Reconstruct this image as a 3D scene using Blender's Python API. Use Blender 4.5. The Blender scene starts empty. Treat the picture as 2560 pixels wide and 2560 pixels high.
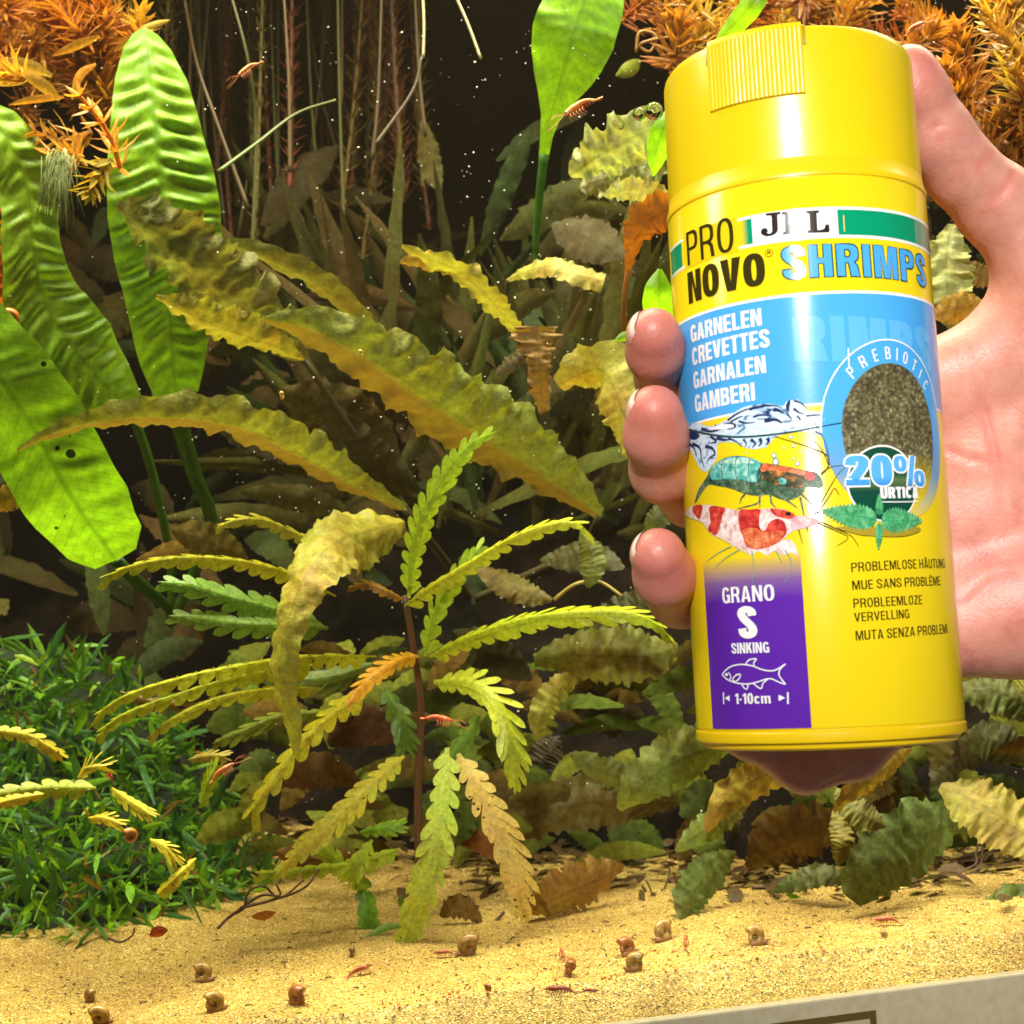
import bpy, bmesh, math, random
import numpy as np
from mathutils import Vector, Matrix, noise as mnoise

# ------------------------------------------------------------------ scene, camera, light
S = bpy.context.scene
C = bpy.context.collection
F = 3751.5                      # focal length in photograph pixels (2560 wide)
ROLL = math.radians(3.5)
CR, SR = math.cos(ROLL), math.sin(ROLL)
M4 = Matrix(((CR, 0, SR, 0), (0, 1, 0, 0), (-SR, 0, CR, 0), (0, 0, 0, 1)))   # lens frame -> world
M3 = np.array([[CR, 0, SR], [0, 1, 0], [-SR, 0, CR]])

cam_d = bpy.data.cameras.new('camera'); cam = bpy.data.objects.new('camera', cam_d); C.objects.link(cam)
cam_d.sensor_width = 36; cam_d.lens = 36 * F / 2560; cam_d.clip_start = .01; cam_d.clip_end = 20
cam.matrix_world = M4 @ Matrix.Rotation(math.radians(90), 4, 'X')
cam_d.dof.use_dof = True; cam_d.dof.focus_distance = .43; cam_d.dof.aperture_fstop = 30
S.camera = cam
S.render.resolution_x = S.render.resolution_y = 1024

W = bpy.data.worlds.new('World'); S.world = W; W.use_nodes = True
W.node_tree.nodes['Background'].inputs[0].default_value = (1.0, .88, .72, 1)
W.node_tree.nodes['Background'].inputs[1].default_value = .12

def area(name, loc, target, sx, sy, power, col):
    d = bpy.data.lights.new(name, 'AREA'); d.shape = 'RECTANGLE'; d.size = sx; d.size_y = sy
    d.energy = power; d.color = col
    o = bpy.data.objects.new(name, d); C.objects.link(o); o.location = loc
    o.rotation_euler = (Vector(target) - Vector(loc)).to_track_quat('-Z', 'Y').to_euler()
    return o
# lamp held above the lens (gives the vertical streak on the tin), tank lamp over the water
area('room_lamp', M4 @ Vector((-.21, -1.0, .66)), M4 @ Vector((.12, .385, .03)), .085, .085, .45, (1, .96, .90)).data.spread = math.radians(18)
tl = area('tank_lamp', (.0255 + .03 - .02, .455 + .06, .37), (0, 0, 0), .95, .11, 9.0, (1, .92, .68)); tl.rotation_euler = (0, 0, math.radians(10.8)); tl.data.spread = math.radians(130)
S.view_settings.view_transform = 'Standard'; S.view_settings.look = 'None'
S.cycles.max_bounces = 6; S.cycles.diffuse_bounces = 3; S.cycles.glossy_bounces = 2; S.cycles.transmission_bounces = 4; S.cycles.transparent_max_bounces = 8; S.cycles.adaptive_threshold = .03
S.cycles.caustics_reflective = False; S.cycles.caustics_refractive = False
S.view_settings.exposure = 0; S.view_settings.gamma = 1

# ------------------------------------------------------------------ helpers
def cam_pt(px, py, d): return np.array([(px - 1280) / F * d, d, (1280 - py) / F * d])
def at(px, py, d): return M3 @ cam_pt(px, py, d)
def tag(o, label, cat, group=None, kind=None):
    if label: o['label'] = label
    if cat: o['category'] = cat
    if group: o['group'] = group
    if kind: o['kind'] = kind
    return o
def empty(name, loc, label, cat, group=None):
    o = bpy.data.objects.new(name, None); C.objects.link(o); o.location = Vector(loc)
    o.empty_display_size = .01
    return tag(o, label, cat, group)
def mesh_obj(name, V, Fc, mat, parent=None, smooth=True, uv=None, local=False, col=None):
    V = np.asarray(V, float)
    if parent is not None and not local:
        V = V - np.array(parent.location)
    me = bpy.data.meshes.new(name); me.from_pydata(V.tolist(), [], Fc); me.update()
    if smooth: me.polygons.foreach_set('use_smooth', [True] * len(me.polygons))
    if uv is not None:
        L = me.uv_layers.new(name='UVMap'); idx = np.zeros(len(me.loops), int); me.loops.foreach_get('vertex_index', idx)
        L.data.foreach_set('uv', np.asarray(uv, float)[idx].ravel())
    if mat: me.materials.append(mat)
    o = bpy.data.objects.new(name, me); C.objects.link(o)
    if parent is not None: o.parent = parent
    if col: o.color = (*col, 1)
    return o
def srgb(r, g, b):
    f = lambda c: ((c / 255 + .055) / 1.055) ** 2.4 if c > 10 else c / 255 / 12.92
    return (f(r), f(g), f(b))
def spline(pts, n, closed=False):
    P = np.asarray(pts, float); m = len(P)
    if closed: idx = lambda i: P[i % m]; seg = m
    else: idx = lambda i: P[i] if 0 <= i < m else (2 * P[0] - P[1] if i < 0 else 2 * P[-1] - P[-2]); seg = m - 1
    # arc-length friendly: dense then resample
    out = []
    for i in range(seg):
        p0, p1, p2, p3 = idx(i - 1), idx(i), idx(i + 1), idx(i + 2)
        for t in np.linspace(0, 1, 12, endpoint=False):
            out.append(.5 * (2 * p1 + (p2 - p0) * t + (2 * p0 - 5 * p1 + 4 * p2 - p3) * t * t + (3 * p1 - p0 - 3 * p2 + p3) * t ** 3))
    if not closed: out.append(P[-1])
    else: out.append(out[0])
    out = np.array(out); d = np.r_[0, np.cumsum(np.linalg.norm(np.diff(out, axis=0), axis=1))]
    u = np.linspace(0, d[-1], n)
    r = np.stack([np.interp(u, d, out[:, k]) for k in range(P.shape[1])], 1)
    return r
def unit(v): return v / (np.linalg.norm(v, axis=-1, keepdims=True) + 1e-12)
def tube(P, R, sides=6, V=None, Fc=None):
    """append a tapered tube along P (n,3) with radii R to V, Fc"""
    P = np.asarray(P, float); n = len(P); R = np.broadcast_to(R, (n,))
    T = unit(np.gradient(P, axis=0)); up = np.array([0.13, 1, .21])
    A = unit(np.cross(T, up)); B = np.cross(T, A); b = len(V)
    for i in range(n):
        for k in range(sides):
            a = 2 * math.pi * k / sides; V.append(P[i] + R[i] * (math.cos(a) * A[i] + math.sin(a) * B[i]))
    for i in range(n - 1):
        for k in range(sides):
            k2 = (k + 1) % sides
            Fc.append((b + i * sides + k, b + i * sides + k2, b + (i + 1) * sides + k2, b + (i + 1) * sides + k))
    Fc.append(tuple(b + k for k in range(sides))[::-1]); Fc.append(tuple(b + (n - 1) * sides + k for k in range(sides)))
def fbm(p, sc, o=3):
    return mnoise.fractal(Vector(p) * sc, 1.0, 2.0, o)

# ------------------------------------------------------------------ materials
def new_mat(name):
    m = bpy.data.materials.new(name); m.use_nodes = True; nt = m.node_tree
    return m, nt, nt.nodes['Principled BSDF'], nt.nodes['Material Output']
def nd(nt, t, **kw):
    n = nt.nodes.new(t)
    for k, v in kw.items():
        if k.startswith('i_'):
            key = k[2:]; key = int(key) if key.isdigit() else key.replace('_', ' ')
            n.inputs[key].default_value = v
        else: setattr(n, k, v)
    return n
def ramp(nt, src, stops, interp='LINEAR'):
    r = nt.nodes.new('ShaderNodeValToRGB'); r.color_ramp.interpolation = interp
    e = r.color_ramp.elements
    while len(e) < len(stops): e.new(.5)
    for q, (p, c) in zip(e, stops): q.position = p; q.color = (*c, 1) if len(c) == 3 else c
    nt.links.new(src, r.inputs[0]); return r.outputs[0]
def mixc(nt, a, b, fac, mode='MIX'):
    n = nt.nodes.new('ShaderNodeMix'); n.data_type = 'RGBA'; n.blend_type = mode
    for s, v in ((n.inputs['A'], a), (n.inputs['B'], b), (n.inputs['Factor'], fac)):
        if hasattr(v, 'is_linked') or hasattr(v, 'links'): nt.links.new(v, s)
        elif isinstance(v, (int, float)): s.default_value = v
        else: s.default_value = (*v, 1)
    return n.outputs['Result']
def plain(name, col, rough=.4, spec=.5, **kw):
    m, nt, b, o = new_mat(name)
    b.inputs['Base Color'].default_value = (*col, 1); b.inputs['Roughness'].default_value = rough
    b.inputs['Specular IOR Level'].default_value = spec
    for k, v in kw.items(): b.inputs[k.replace('_', ' ')].default_value = v
    return m
def leaf_mat(name, vein=.35, speck=(.02, .03, .0), speck_amt=0., rough=.42, trans=.45, tint2=(1.25, .9, .5), nscale=60, bump=.25, under=None):
    """blade colour comes from the leaf object's own colour; veins, mottling and specks are procedural"""
    m, nt, b, out = new_mat(name); L = nt.links
    oi = nd(nt, 'ShaderNodeObjectInfo'); uv = nd(nt, 'ShaderNodeUVMap'); tc = nd(nt, 'ShaderNodeTexCoord')
    sep = nd(nt, 'ShaderNodeSeparateXYZ'); L.new(uv.outputs[0], sep.inputs[0])
    n1 = nd(nt, 'ShaderNodeTexNoise', i_Scale=nscale, i_Detail=6.0, i_Roughness=.65); L.new(tc.outputs['Object'], n1.inputs['Vector'])
    n2 = nd(nt, 'ShaderNodeTexNoise', i_Scale=nscale * 9, i_Detail=4.0, i_Roughness=.7); L.new(tc.outputs['Object'], n2.inputs['Vector'])
    c = mixc(nt, oi.outputs['Color'], tint2, ramp(nt, n1.outputs[0], [(.42, (0, 0, 0)), (.68, (.8, .8, .8))]), 'MULTIPLY')
    c = mixc(nt, c, ramp(nt, n2.outputs[0], [(.3, (.55, .55, .5)), (.65, (1.25, 1.25, 1.2))]), .8, 'MULTIPLY')
    # midrib and side veins
    av = nd(nt, 'ShaderNodeMath', operation='ABSOLUTE'); L.new(sep.outputs[1], av.inputs[0])
    mid = ramp(nt, av.outputs[0], [(0, (1, 1, 1)), (.035, (.7, .7, .7)), (.09, (0, 0, 0))])
    ma = nd(nt, 'ShaderNodeMath', operation='MULTIPLY_ADD', i_1=-.13); L.new(av.outputs[0], ma.inputs[0]); L.new(sep.outputs[0], ma.inputs[2])
    sn = nd(nt, 'ShaderNodeMath', operation='MULTIPLY', i_1=150.0); L.new(ma.outputs[0], sn.inputs[0])
    si = nd(nt, 'ShaderNodeMath', operation='SINE'); L.new(sn.outputs[0], si.inputs[0])
    sv = ramp(nt, si.outputs[0], [(.8, (0, 0, 0)), (1, (.5, .5, .5))])
    mx = nd(nt, 'ShaderNodeMath', operation='MAXIMUM'); L.new(mid, mx.inputs[0]); L.new(sv, mx.inputs[1])
    mv = nd(nt, 'ShaderNodeMath', operation='MULTIPLY', i_1=vein); L.new(mx.outputs[0], mv.inputs[0])
    c = mixc(nt, c, (.45, .5, .3), mv.outputs[0], 'MULTIPLY')
    if speck_amt:
        vo = nd(nt, 'ShaderNodeTexVoronoi', i_Scale=speck_amt); L.new(tc.outputs['Object'], vo.inputs['Vector'])
        ns = nd(nt, 'ShaderNodeTexNoise', i_Scale=45.0); L.new(tc.outputs['Object'], ns.inputs['Vector'])
        ad = nd(nt, 'ShaderNodeMath', operation='MULTIPLY_ADD', i_1=-.55, i_2=.36); L.new(ns.outputs[0], ad.inputs[0])
        lt = nd(nt, 'ShaderNodeMath', operation='LESS_THAN'); L.new(vo.outputs['Distance'], lt.inputs[0]); L.new(ad.outputs[0], lt.inputs[1])
        c = mixc(nt, c, speck, lt.outputs[0])
    if under:                                     # one half of the blade has browned
        wv = nd(nt, 'ShaderNodeMath', operation='MULTIPLY_ADD', i_1=.5, i_2=0.); L.new(n1.outputs[0], wv.inputs[0]); L.new(sep.outputs[1], wv.inputs[2])
        c = mixc(nt, c, under, ramp(nt, wv.outputs[0], [(.0, (.75, .75, .75)), (.12, (.5, .5, .5)), (.26, (0, 0, 0))]))
    L.new(c, b.inputs['Base Color']); b.inputs['Roughness'].default_value = rough; b.inputs['Specular IOR Level'].default_value = .35
    bp = nd(nt, 'ShaderNodeBump', i_Strength=bump, i_Distance=.0006); L.new(n2.outputs[0], bp.inputs['Height']); L.new(bp.outputs[0], b.inputs['Normal'])
    tr = nd(nt, 'ShaderNodeBsdfTranslucent'); L.new(mixc(nt, c, (1.25, 1.2, .5), 1., 'MULTIPLY'), tr.inputs[0])
    ms = nd(nt, 'ShaderNodeMixShader', i_0=trans); L.new(b.outputs[0], ms.inputs[1]); L.new(tr.outputs[0], ms.inputs[2])
    L.new(ms.outputs[0], out.inputs[0]); return m
MAT = {}
MAT['sword'] = leaf_mat('sword_leaf', vein=.55, trans=.5, tint2=(.75, .95, .8), nscale=25, bump=.15, rough=.35)
MAT['spotted'] = leaf_mat('spotted_sword_leaf', vein=.7, trans=.5, tint2=(.8, .95, .8), nscale=25, speck=(.012, .02, .0), speck_amt=120, bump=.12, rough=.35)
MAT['crinkle_brown'] = leaf_mat('half_browned_leaf', vein=.45, trans=.25, tint2=(.8, .6, .45), nscale=45, bump=.9, rough=.5, under=(.17, .08, .018))
MAT['crinkle'] = leaf_mat('crinkled_leaf', vein=.5, trans=.28, tint2=(.85, .5, .4), nscale=45, bump=.9, rough=.5)
MAT['notch'] = leaf_mat('notched_leaf', vein=.25, trans=.42, tint2=(1.0, .9, .5), nscale=60, bump=.2, rough=.38)
MAT['notch_spot'] = leaf_mat('notched_leaf_with_holes', vein=.2, trans=.38, tint2=(1.1, .82, .45), nscale=80, speck=(.03, .016, .004), speck_amt=330, bump=.3, rough=.42)
MAT['needle'] = leaf_mat('needle_leaf', vein=0, trans=.35, tint2=(1.1, .6, .4), nscale=90, bump=.1, rough=.4)
MAT['moss'] = leaf_mat('carpet_leaf', vein=0, trans=.4, tint2=(1.3, 1.15, .4), nscale=45, bump=.1, rough=.4)
MAT['murky'] = leaf_mat('dim_background_leaf', vein=.3, trans=.15, tint2=(.8, .55, .4), nscale=45, bump=.6, rough=.8); MAT['murky'].node_tree.nodes['Principled BSDF'].inputs['Specular IOR Level'].default_value = .04  # dull leaf for the back: dimness put into dark colours and low sheen
MAT['stem'] = plain('plant_stem', (.06, .045, .015), .5)
MAT['dark_stem'] = plain('dark_stem', (.05, .03, .018), .6)
# ------------------------------------------------------------------ tank: walls, pane, trim, sand
YAW = math.radians(10.8); GA = np.array([math.cos(YAW), math.sin(YAW), 0]); GB = np.array([-math.sin(YAW), math.cos(YAW), 0])
G0 = np.array([.0367, .455, 0.])
def tk(a, b, z): return G0 + GA * a + GB * b + np.array([0, 0, z])
def tk_box(name, a0, a1, b0, b1, z0, z1, mat, parent, bevel=0):
    V = [tk(a, b, z) for z in (z0, z1) for b in (b0, b1) for a in (a0, a1)]
    Fc = [(0, 1, 3, 2)[::-1], (4, 5, 7, 6), (0, 1, 5, 4), (1, 3, 7, 5), (3, 2, 6, 7), (2, 0, 4, 6)]
    o = mesh_obj(name, V, Fc, mat, parent, smooth=False)
    bm = bmesh.new(); bm.from_mesh(o.data); bmesh.ops.recalc_face_normals(bm, faces=bm.faces)
    if bevel: bmesh.ops.bevel(bm, geom=bm.edges[:], offset=bevel, segments=2, affect='EDGES', profile=.5)
    bm.to_mesh(o.data); bm.free(); return o
ZS = -.1425; Z0 = -.1515
m, nt, b, out = new_mat('pane_glass')
fr = nd(nt, 'ShaderNodeFresnel', i_IOR=1.33); mu = nd(nt, 'ShaderNodeMath', operation='MULTIPLY', i_1=.45); nt.links.new(fr.outputs[0], mu.inputs[0])
tb = nd(nt, 'ShaderNodeBsdfTransparent', i_Color=(.97, .985, .96, 1)); gl = nd(nt, 'ShaderNodeBsdfGlossy', i_Roughness=.02)
mx = nd(nt, 'ShaderNodeMixShader'); nt.links.new(mu.outputs[0], mx.inputs[0]); nt.links.new(tb.outputs[0], mx.inputs[1]); nt.links.new(gl.outputs[0], mx.inputs[2]); nt.links.new(mx.outputs[0], out.inputs[0])
MAT['pane'] = m
m, nt, b, out = new_mat('tank_unlit_wall')  # near-black tank walls: the unlit depth is put into their colour
n1 = nd(nt, 'ShaderNodeTexNoise', i_Scale=9.0, i_Detail=8.0, i_Roughness=.7); tc = nd(nt, 'ShaderNodeTexCoord'); nt.links.new(tc.outputs['Object'], n1.inputs[0])
nt.links.new(ramp(nt, n1.outputs[0], [(.35, (.002, .002, .003)), (.6, (.012, .009, .008)), (.8, (.02, .02, .01))]), b.inputs['Base Color']); b.inputs['Roughness'].default_value = .8; b.inputs['Specular IOR Level'].default_value = .1
MAT['back'] = m
m, nt, b, out = new_mat('trim_lacquer')
n1 = nd(nt, 'ShaderNodeTexNoise', i_Scale=300.0, i_Detail=5.0); tc = nd(nt, 'ShaderNodeTexCoord'); nt.links.new(tc.outputs['Object'], n1.inputs[0])
nt.links.new(ramp(nt, n1.outputs[0], [(.3, (.44, .39, .25)), (.7, (.52, .47, .32))]), b.inputs['Base Color']); b.inputs['Roughness'].default_value = .3
MAT['trim'] = m
MAT['gilt'] = plain('gilt_line', (.20, .15, .04), .35, Metallic=.6)
tank = empty('aquarium', tk(0, 0, Z0), 'planted glass aquarium with cream bottom trim behind the yellow tin', 'aquarium')
tk_box('back_wall', -.50, .50, .46, .47, -.25, .45, MAT['back'], tank)
tk_box('side_wall', -.51, -.50, -.003, .47, -.25, .45, MAT['back'], tank)
tk_box('side_wall', .50, .51, -.003, .47, -.25, .45, MAT['back'], tank)
tk_box('front_pane', -.50, .50, -.0095, -.003, -.25, .45, MAT['pane'], tank)
trim = tk_box('bottom_trim', -.50, .50, -.0135, -.0098, -.30, Z0, MAT['trim'], tank, .0006)
# outlined rectangle printed on the trim
def trim_px(px, py):
    d = M3 @ np.array([(px - 1280) / F, 1, (1280 - py) / F]); t = ((G0 - GB * .0138).dot(GB)) / d.dot(GB); p = d * t
    return ((p - G0).dot(GA), p[2])
a1, z1 = trim_px(2190, 2526); a0, z2 = trim_px(1940, 2560)
def trim_bar(name, a0, a1, z0, z1): return tk_box(name, a0, a1, -.0138, -.01352, z0, z1, MAT['gilt'], tank)
tk_box('gilt_outline', a1 - .034, a1, -.0138, -.01352, z1 - .0022, z1, MAT['gilt'], tank)
tk_box('gilt_outline', a1 - .002, a1, -.0138, -.01352, z1 - .02, z1 - .0022, MAT['gilt'], tank)
tk_box('gilt_outline', a1 - .034, a1 - .032, -.0138, -.01352, z1 - .02, z1 - .0022, MAT['gilt'], tank)

# sand bed
def sand_z(a, b):
    return ZS + .0035 * mnoise.noise((a * 14, b * 14, 3.)) + .0013 * mnoise.noise((a * 55, b * 55, 1.)) + .0004 * mnoise.noise((a * 260, b * 260, 7.)) + .10 * max(0, b - .10) * .6
m, nt, b, out = new_mat('aquarium_sand'); L = nt.links; tc = nd(nt, 'ShaderNodeTexCoord')
v1 = nd(nt, 'ShaderNodeTexVoronoi', i_Scale=2000.0); L.new(tc.outputs['Object'], v1.inputs['Vector'])
n0 = nd(nt, 'ShaderNodeTexNoise', i_Scale=28.0, i_Detail=5.0, i_Roughness=.6); L.new(tc.outputs['Object'], n0.inputs['Vector'])
n9 = nd(nt, 'ShaderNodeTexNoise', i_Scale=620.0, i_Detail=3.0); L.new(tc.outputs['Object'], n9.inputs['Vector'])
sc = nd(nt, 'ShaderNodeSeparateColor'); L.new(v1.outputs['Color'], sc.inputs[0])
g = ramp(nt, sc.outputs[0], [(0, (.05, .03, .008)), (.10, (.20, .12, .022)), (.3, (.38, .245, .042)), (.75, (.47, .315, .065)), (.94, (.64, .47, .15)), (1, (.85, .70, .36))])
g = mixc(nt, g, ramp(nt, n0.outputs[0], [(.3, (.62, .52, .40)), (.6, (1.05, 1.05, 1.0))]), .9, 'MULTIPLY')
g = mixc(nt, g, (.14, .10, .04), ramp(nt, n9.outputs[0], [(.62, (0, 0, 0)), (.75, (.75, .75, .75))]))
L.new(g, b.inputs['Base Color']); b.inputs['Roughness'].default_value = .6
bp = nd(nt, 'ShaderNodeBump', i_Strength=.5, i_Distance=.0004); L.new(v1.outputs['Distance'], bp.inputs['Height']); L.new(bp.outputs[0], b.inputs['Normal'])
MAT['sand'] = m
NA, NB = 420, 150
aa = np.linspace(-.49, .49, NA); bb = np.r_[0, np.linspace(0, .455, NB) ** 1.0]
V = []
for j, bv in enumerate(bb):
    for av in aa:
        z = sand_z(av, bv)
        if j == 0: z = Z0 - .03
        elif j == 1: z -= .0006 * abs(mnoise.noise((av * 400, 0, 0)))
        V.append(tk(av, bv - (.0012 if j == 0 else 0), z))
Fc = [(j * NA + i, j * NA + i + 1, (j + 1) * NA + i + 1, (j + 1) * NA + i) for j in range(len(bb) - 1) for i in range(NA - 1)]
# the water body: faintly cloudy, warm
m = bpy.data.materials.new('tank_water'); m.use_nodes = True; nt = m.node_tree; nt.nodes.remove(nt.nodes['Principled BSDF'])
pv = nd(nt, 'ShaderNodeVolumePrincipled', i_Density=.04); pv.inputs['Color'].default_value = (.82, .64, .40, 1); pv.inputs['Anisotropy'].default_value = .25; nt.links.new(pv.outputs[0], nt.nodes['Material Output'].inputs['Volume'])
tag(tk_box('water', -.498, .498, -.0022, .458, -.21, .335, m, None), 'faintly cloudy water filling the aquarium', None, kind='structure')
tag(mesh_obj('sand', V, Fc, MAT['sand']), 'pale yellow sand bed on the aquarium floor', None, kind='structure')
def sand_hit(px, py):
    """world point of the sand surface seen at a pixel"""
    d = M3 @ np.array([(px - 1280) / F, 1, (1280 - py) / F]); z = ZS
    for _ in range(6):
        p = d * (z / d[2]); a = (p - G0).dot(GA); bq = max(0, (p - G0).dot(GB)); z = sand_z(a, bq)
    return d * (z / d[2])
# soil bank added to hide the rear sand; gap darkness put into its colour
def bank_b(a): return float(np.interp(a, [-.3, -.13, -.08, -.05, .03, .10, .2], [.30, .28, .21, .175, .145, .098, .10])) + .008 * mnoise.noise((a * 30, 0, 5))
V = []; na, nb = 150, 40
for j in range(nb):
    for i in range(na):
        a = -.49 + .98 * i / (na - 1); b0 = bank_b(a); u = j / (nb - 1); bq = b0 + (.44 - b0) * u
        V.append(tk(a, bq, sand_z(a, b0) - .004 + 1.25 * (bq - b0) * (1 - .45 * u) + .006 * mnoise.noise((a * 40, bq * 40, 2)) + .003 * mnoise.noise((a * 130, bq * 130, 2))))
m, nt, b, out = new_mat('dark_soil'); tc = nd(nt, 'ShaderNodeTexCoord'); n1 = nd(nt, 'ShaderNodeTexNoise', i_Scale=70.0, i_Detail=8.0, i_Roughness=.75); nt.links.new(tc.outputs['Object'], n1.inputs[0])
nt.links.new(ramp(nt, n1.outputs[0], [(.35, (.003, .0025, .0015)), (.55, (.010, .007, .004)), (.75, (.03, .018, .008))]), b.inputs['Base Color']); b.inputs['Roughness'].default_value = .9; b.inputs['Specular IOR Level'].default_value = .1
bp = nd(nt, 'ShaderNodeBump', i_Strength=1., i_Distance=.002); nt.links.new(n1.outputs[0], bp.inputs['Height']); nt.links.new(bp.outputs[0], b.inputs['Normal'])
tag(mesh_obj('soil_bank', V, [(j * na + i, j * na + i + 1, (j + 1) * na + i + 1, (j + 1) * na + i) for j in range(nb - 1) for i in range(na - 1)], m), 'added dark soil bank hiding the rear sand', None, kind='structure')
# loose grains
rng = random.Random(5)
OCT = np.array([(1, 0, 0), (-1, 0, 0), (0, 1, 0), (0, -1, 0), (0, 0, 1), (0, 0, -1)], float)
OF = [(0, 2, 4), (2, 1, 4), (1, 3, 4), (3, 0, 4), (2, 0, 5), (1, 2, 5), (3, 1, 5), (0, 3, 5)]
def grains(name, n, r0, r1, mat, label, bmax, power=1.5, amin=-.3, amax=.22):
    V, Fc = [], []
    for i in range(n):
        a = rng.uniform(amin, amax); bq = bmax * rng.random() ** power; r = rng.uniform(r0, r1)
        p = tk(a, bq, sand_z(a, bq) + r * .3); k = len(V)
        R = Matrix.Rotation(rng.uniform(0, 6), 3, (rng.random(), rng.random(), rng.random() + .1))
        for v in OCT: V.append(p + np.array(R @ Vector(v * r * np.array([1, rng.uniform(.6, 1), rng.uniform(.5, .9)]))))
        Fc += [(x + k, y + k, w + k) for x, y, w in OF]
    tag(mesh_obj(name, V, Fc, mat, smooth=False), label, None, kind='stuff')
MAT['grain_y'] = plain('grain_yellow', (.50, .34, .085), .5); MAT['grain_d'] = plain('grain_dark', (.10, .065, .025), .6); MAT['grain_o'] = plain('grain_orange', (.42, .15, .03), .5); MAT['grain_w'] = plain('grain_pale', (.85, .76, .5), .35)
grains('sand_grains', 7000, .0002, .00042, MAT['grain_y'], 'loose yellow sand grains on the bed', .2)
grains('pale_grains', 3000, .00015, .00035, MAT['grain_w'], 'pale quartz grains on the sand', .2)
grains('dark_grains', 2600, .00015, .0004, MAT['grain_d'], 'dark specks scattered over the sand', .2)
grains('orange_grains', 120, .0004, .0008, MAT['grain_o'], 'orange gravel bits along the front of the sand', .02, 1.5, -.1, .06)

# ------------------------------------------------------------------ leaves
def make_leaf(name, pts, width, mat, col, parent, tilt=0, twist=0, nu=40, nv=9, fold=.12, ribs=0, rib_n=20, ruffle=0, ruf_n=7, teeth=0, teeth_n=24, crinkle=0, cr_s=120, seed=0, bend=0, tipdir=None):
    """blade along pts=(px,py,depth); width = list of (t, px); built in the lens frame, turned to world"""
    P = spline([cam_pt(*p) for p in pts], nu); D = P[:, 1]
    t = np.linspace(0, 1, nu); w = np.interp(t, [q[0] for q in width], [q[1] for q in width]) / F * D
    # smooth the width profile
    if len(width) > 2:
        k = np.array([.25, .5, .25]); wp = np.r_[w[0], w, w[-1]]; w = np.convolve(wp, k, 'valid')
    T = unit(np.gradient(P, axis=0)); view = unit(P)
    side = unit(np.cross(T, view)); N = np.cross(side, T)
    N = N * np.where((N * view).sum(1, keepdims=True) > 0, -1, 1)       # towards the lens
    ang = np.radians(tilt + twist * (t - .5))
    s2 = side * np.cos(ang)[:, None] + N * np.sin(ang)[:, None]; n2 = np.cross(s2, T); n2 = n2 * np.where((n2 * N).sum(1, keepdims=True) < 0, -1, 1)
    vv = np.linspace(-1, 1, nv); V = []; UV = []
    r = random.Random(seed); ph = [r.uniform(0, 6.3) for _ in range(6)]
    for i in range(nu):
        for v in vv:
            e = abs(v); hw = w[i] / 2
            tt = 1 + (teeth * (abs(((t[i] * teeth_n + (.5 if v > 0 else 0)) % 1) - .5) * 2 - .5) * (1 if e > .7 else 0) + teeth * .8 * math.sin(t[i] * teeth_n * 2.3 + ph[2]) * e) if teeth else 1
            off = -fold * e ** 1.5 * hw * 2 - bend * e * e * hw
            if ribs: off += ribs * hw * (math.sin((t[i] - (.02 if v > 0 else .075) * e) * rib_n * 6.283 + (1.5 if v > 0 else 0) + 1.6 * mnoise.noise((t[i] * 7, e * 1.5, seed + (3 if v > 0 else 0)))) * (.75 + .6 * mnoise.noise((t[i] * 11, e, seed + 9.))) + .30 * math.sin((t[i] - .05 * e) * rib_n * 9.1 + ph[3])) * math.sin(math.pi * min(1, e * 1.05)) ** .7 * math.sin(math.pi * min(.97, max(.04, t[i]))) ** .5
            if ruffle: off += ruffle * hw * e * e * (math.sin(t[i] * ruf_n * 6.283 + ph[0] + (2 if v > 0 else 0)) + .6 * math.sin(t[i] * ruf_n * 14 + ph[1]))
            p = P[i] + s2[i] * (hw * v * tt)
            if crinkle: off += crinkle * hw * (mnoise.noise(Vector(p + seed * .37) * cr_s) + .6 * mnoise.noise(Vector(p + seed) * cr_s * 2.3) + .3 * mnoise.noise(Vector(p + seed) * cr_s * 5)) * (.35 + .65 * e)
            V.append(M3 @ (p + n2[i] * off)); UV.append((t[i], v))
    Fc = [(i * nv + k, i * nv + k + 1, (i + 1) * nv + k + 1, (i + 1) * nv + k) for i in range(nu - 1) for k in range(nv - 1)]
    o = mesh_obj(name, V, Fc, mat, parent, uv=UV, col=col)
    o.pass_index = 0; return o
LW = [(0, 4), (.12, .55), (.35, 1), (.6, .95), (.85, .5), (1, .06)]
def lw(w, base=.12, tip=.05): return [(0, w * base), (.08, w * .42), (.22, w * .82), (.42, w), (.65, w * .9), (.85, w * .52), (.95, w * .24), (1, w * tip)]
def stalk(pts, r0, r1, mat, parent, name='stalk', n=16):
    P = np.array([M3 @ q for q in spline([cam_pt(*p) for p in pts], n)]); V, Fc = [], []
    tube(P, np.linspace(r0, r1, n), 6, V, Fc); return mesh_obj(name, V, Fc, mat, parent)
def crypt(parent, pts, w, col, **kw):
    d = dict(fold=.10, ruffle=.12, ruf_n=6, teeth=.10, teeth_n=26, crinkle=.16, cr_s=150, nu=64, nv=13, seed=rng.randint(0, 999))
    d.update(kw); mat = d.pop('mat', MAT['crinkle'])
    return make_leaf('leaf', pts, w if isinstance(w, list) else lw(w), mat, col, parent, **d)
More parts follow.
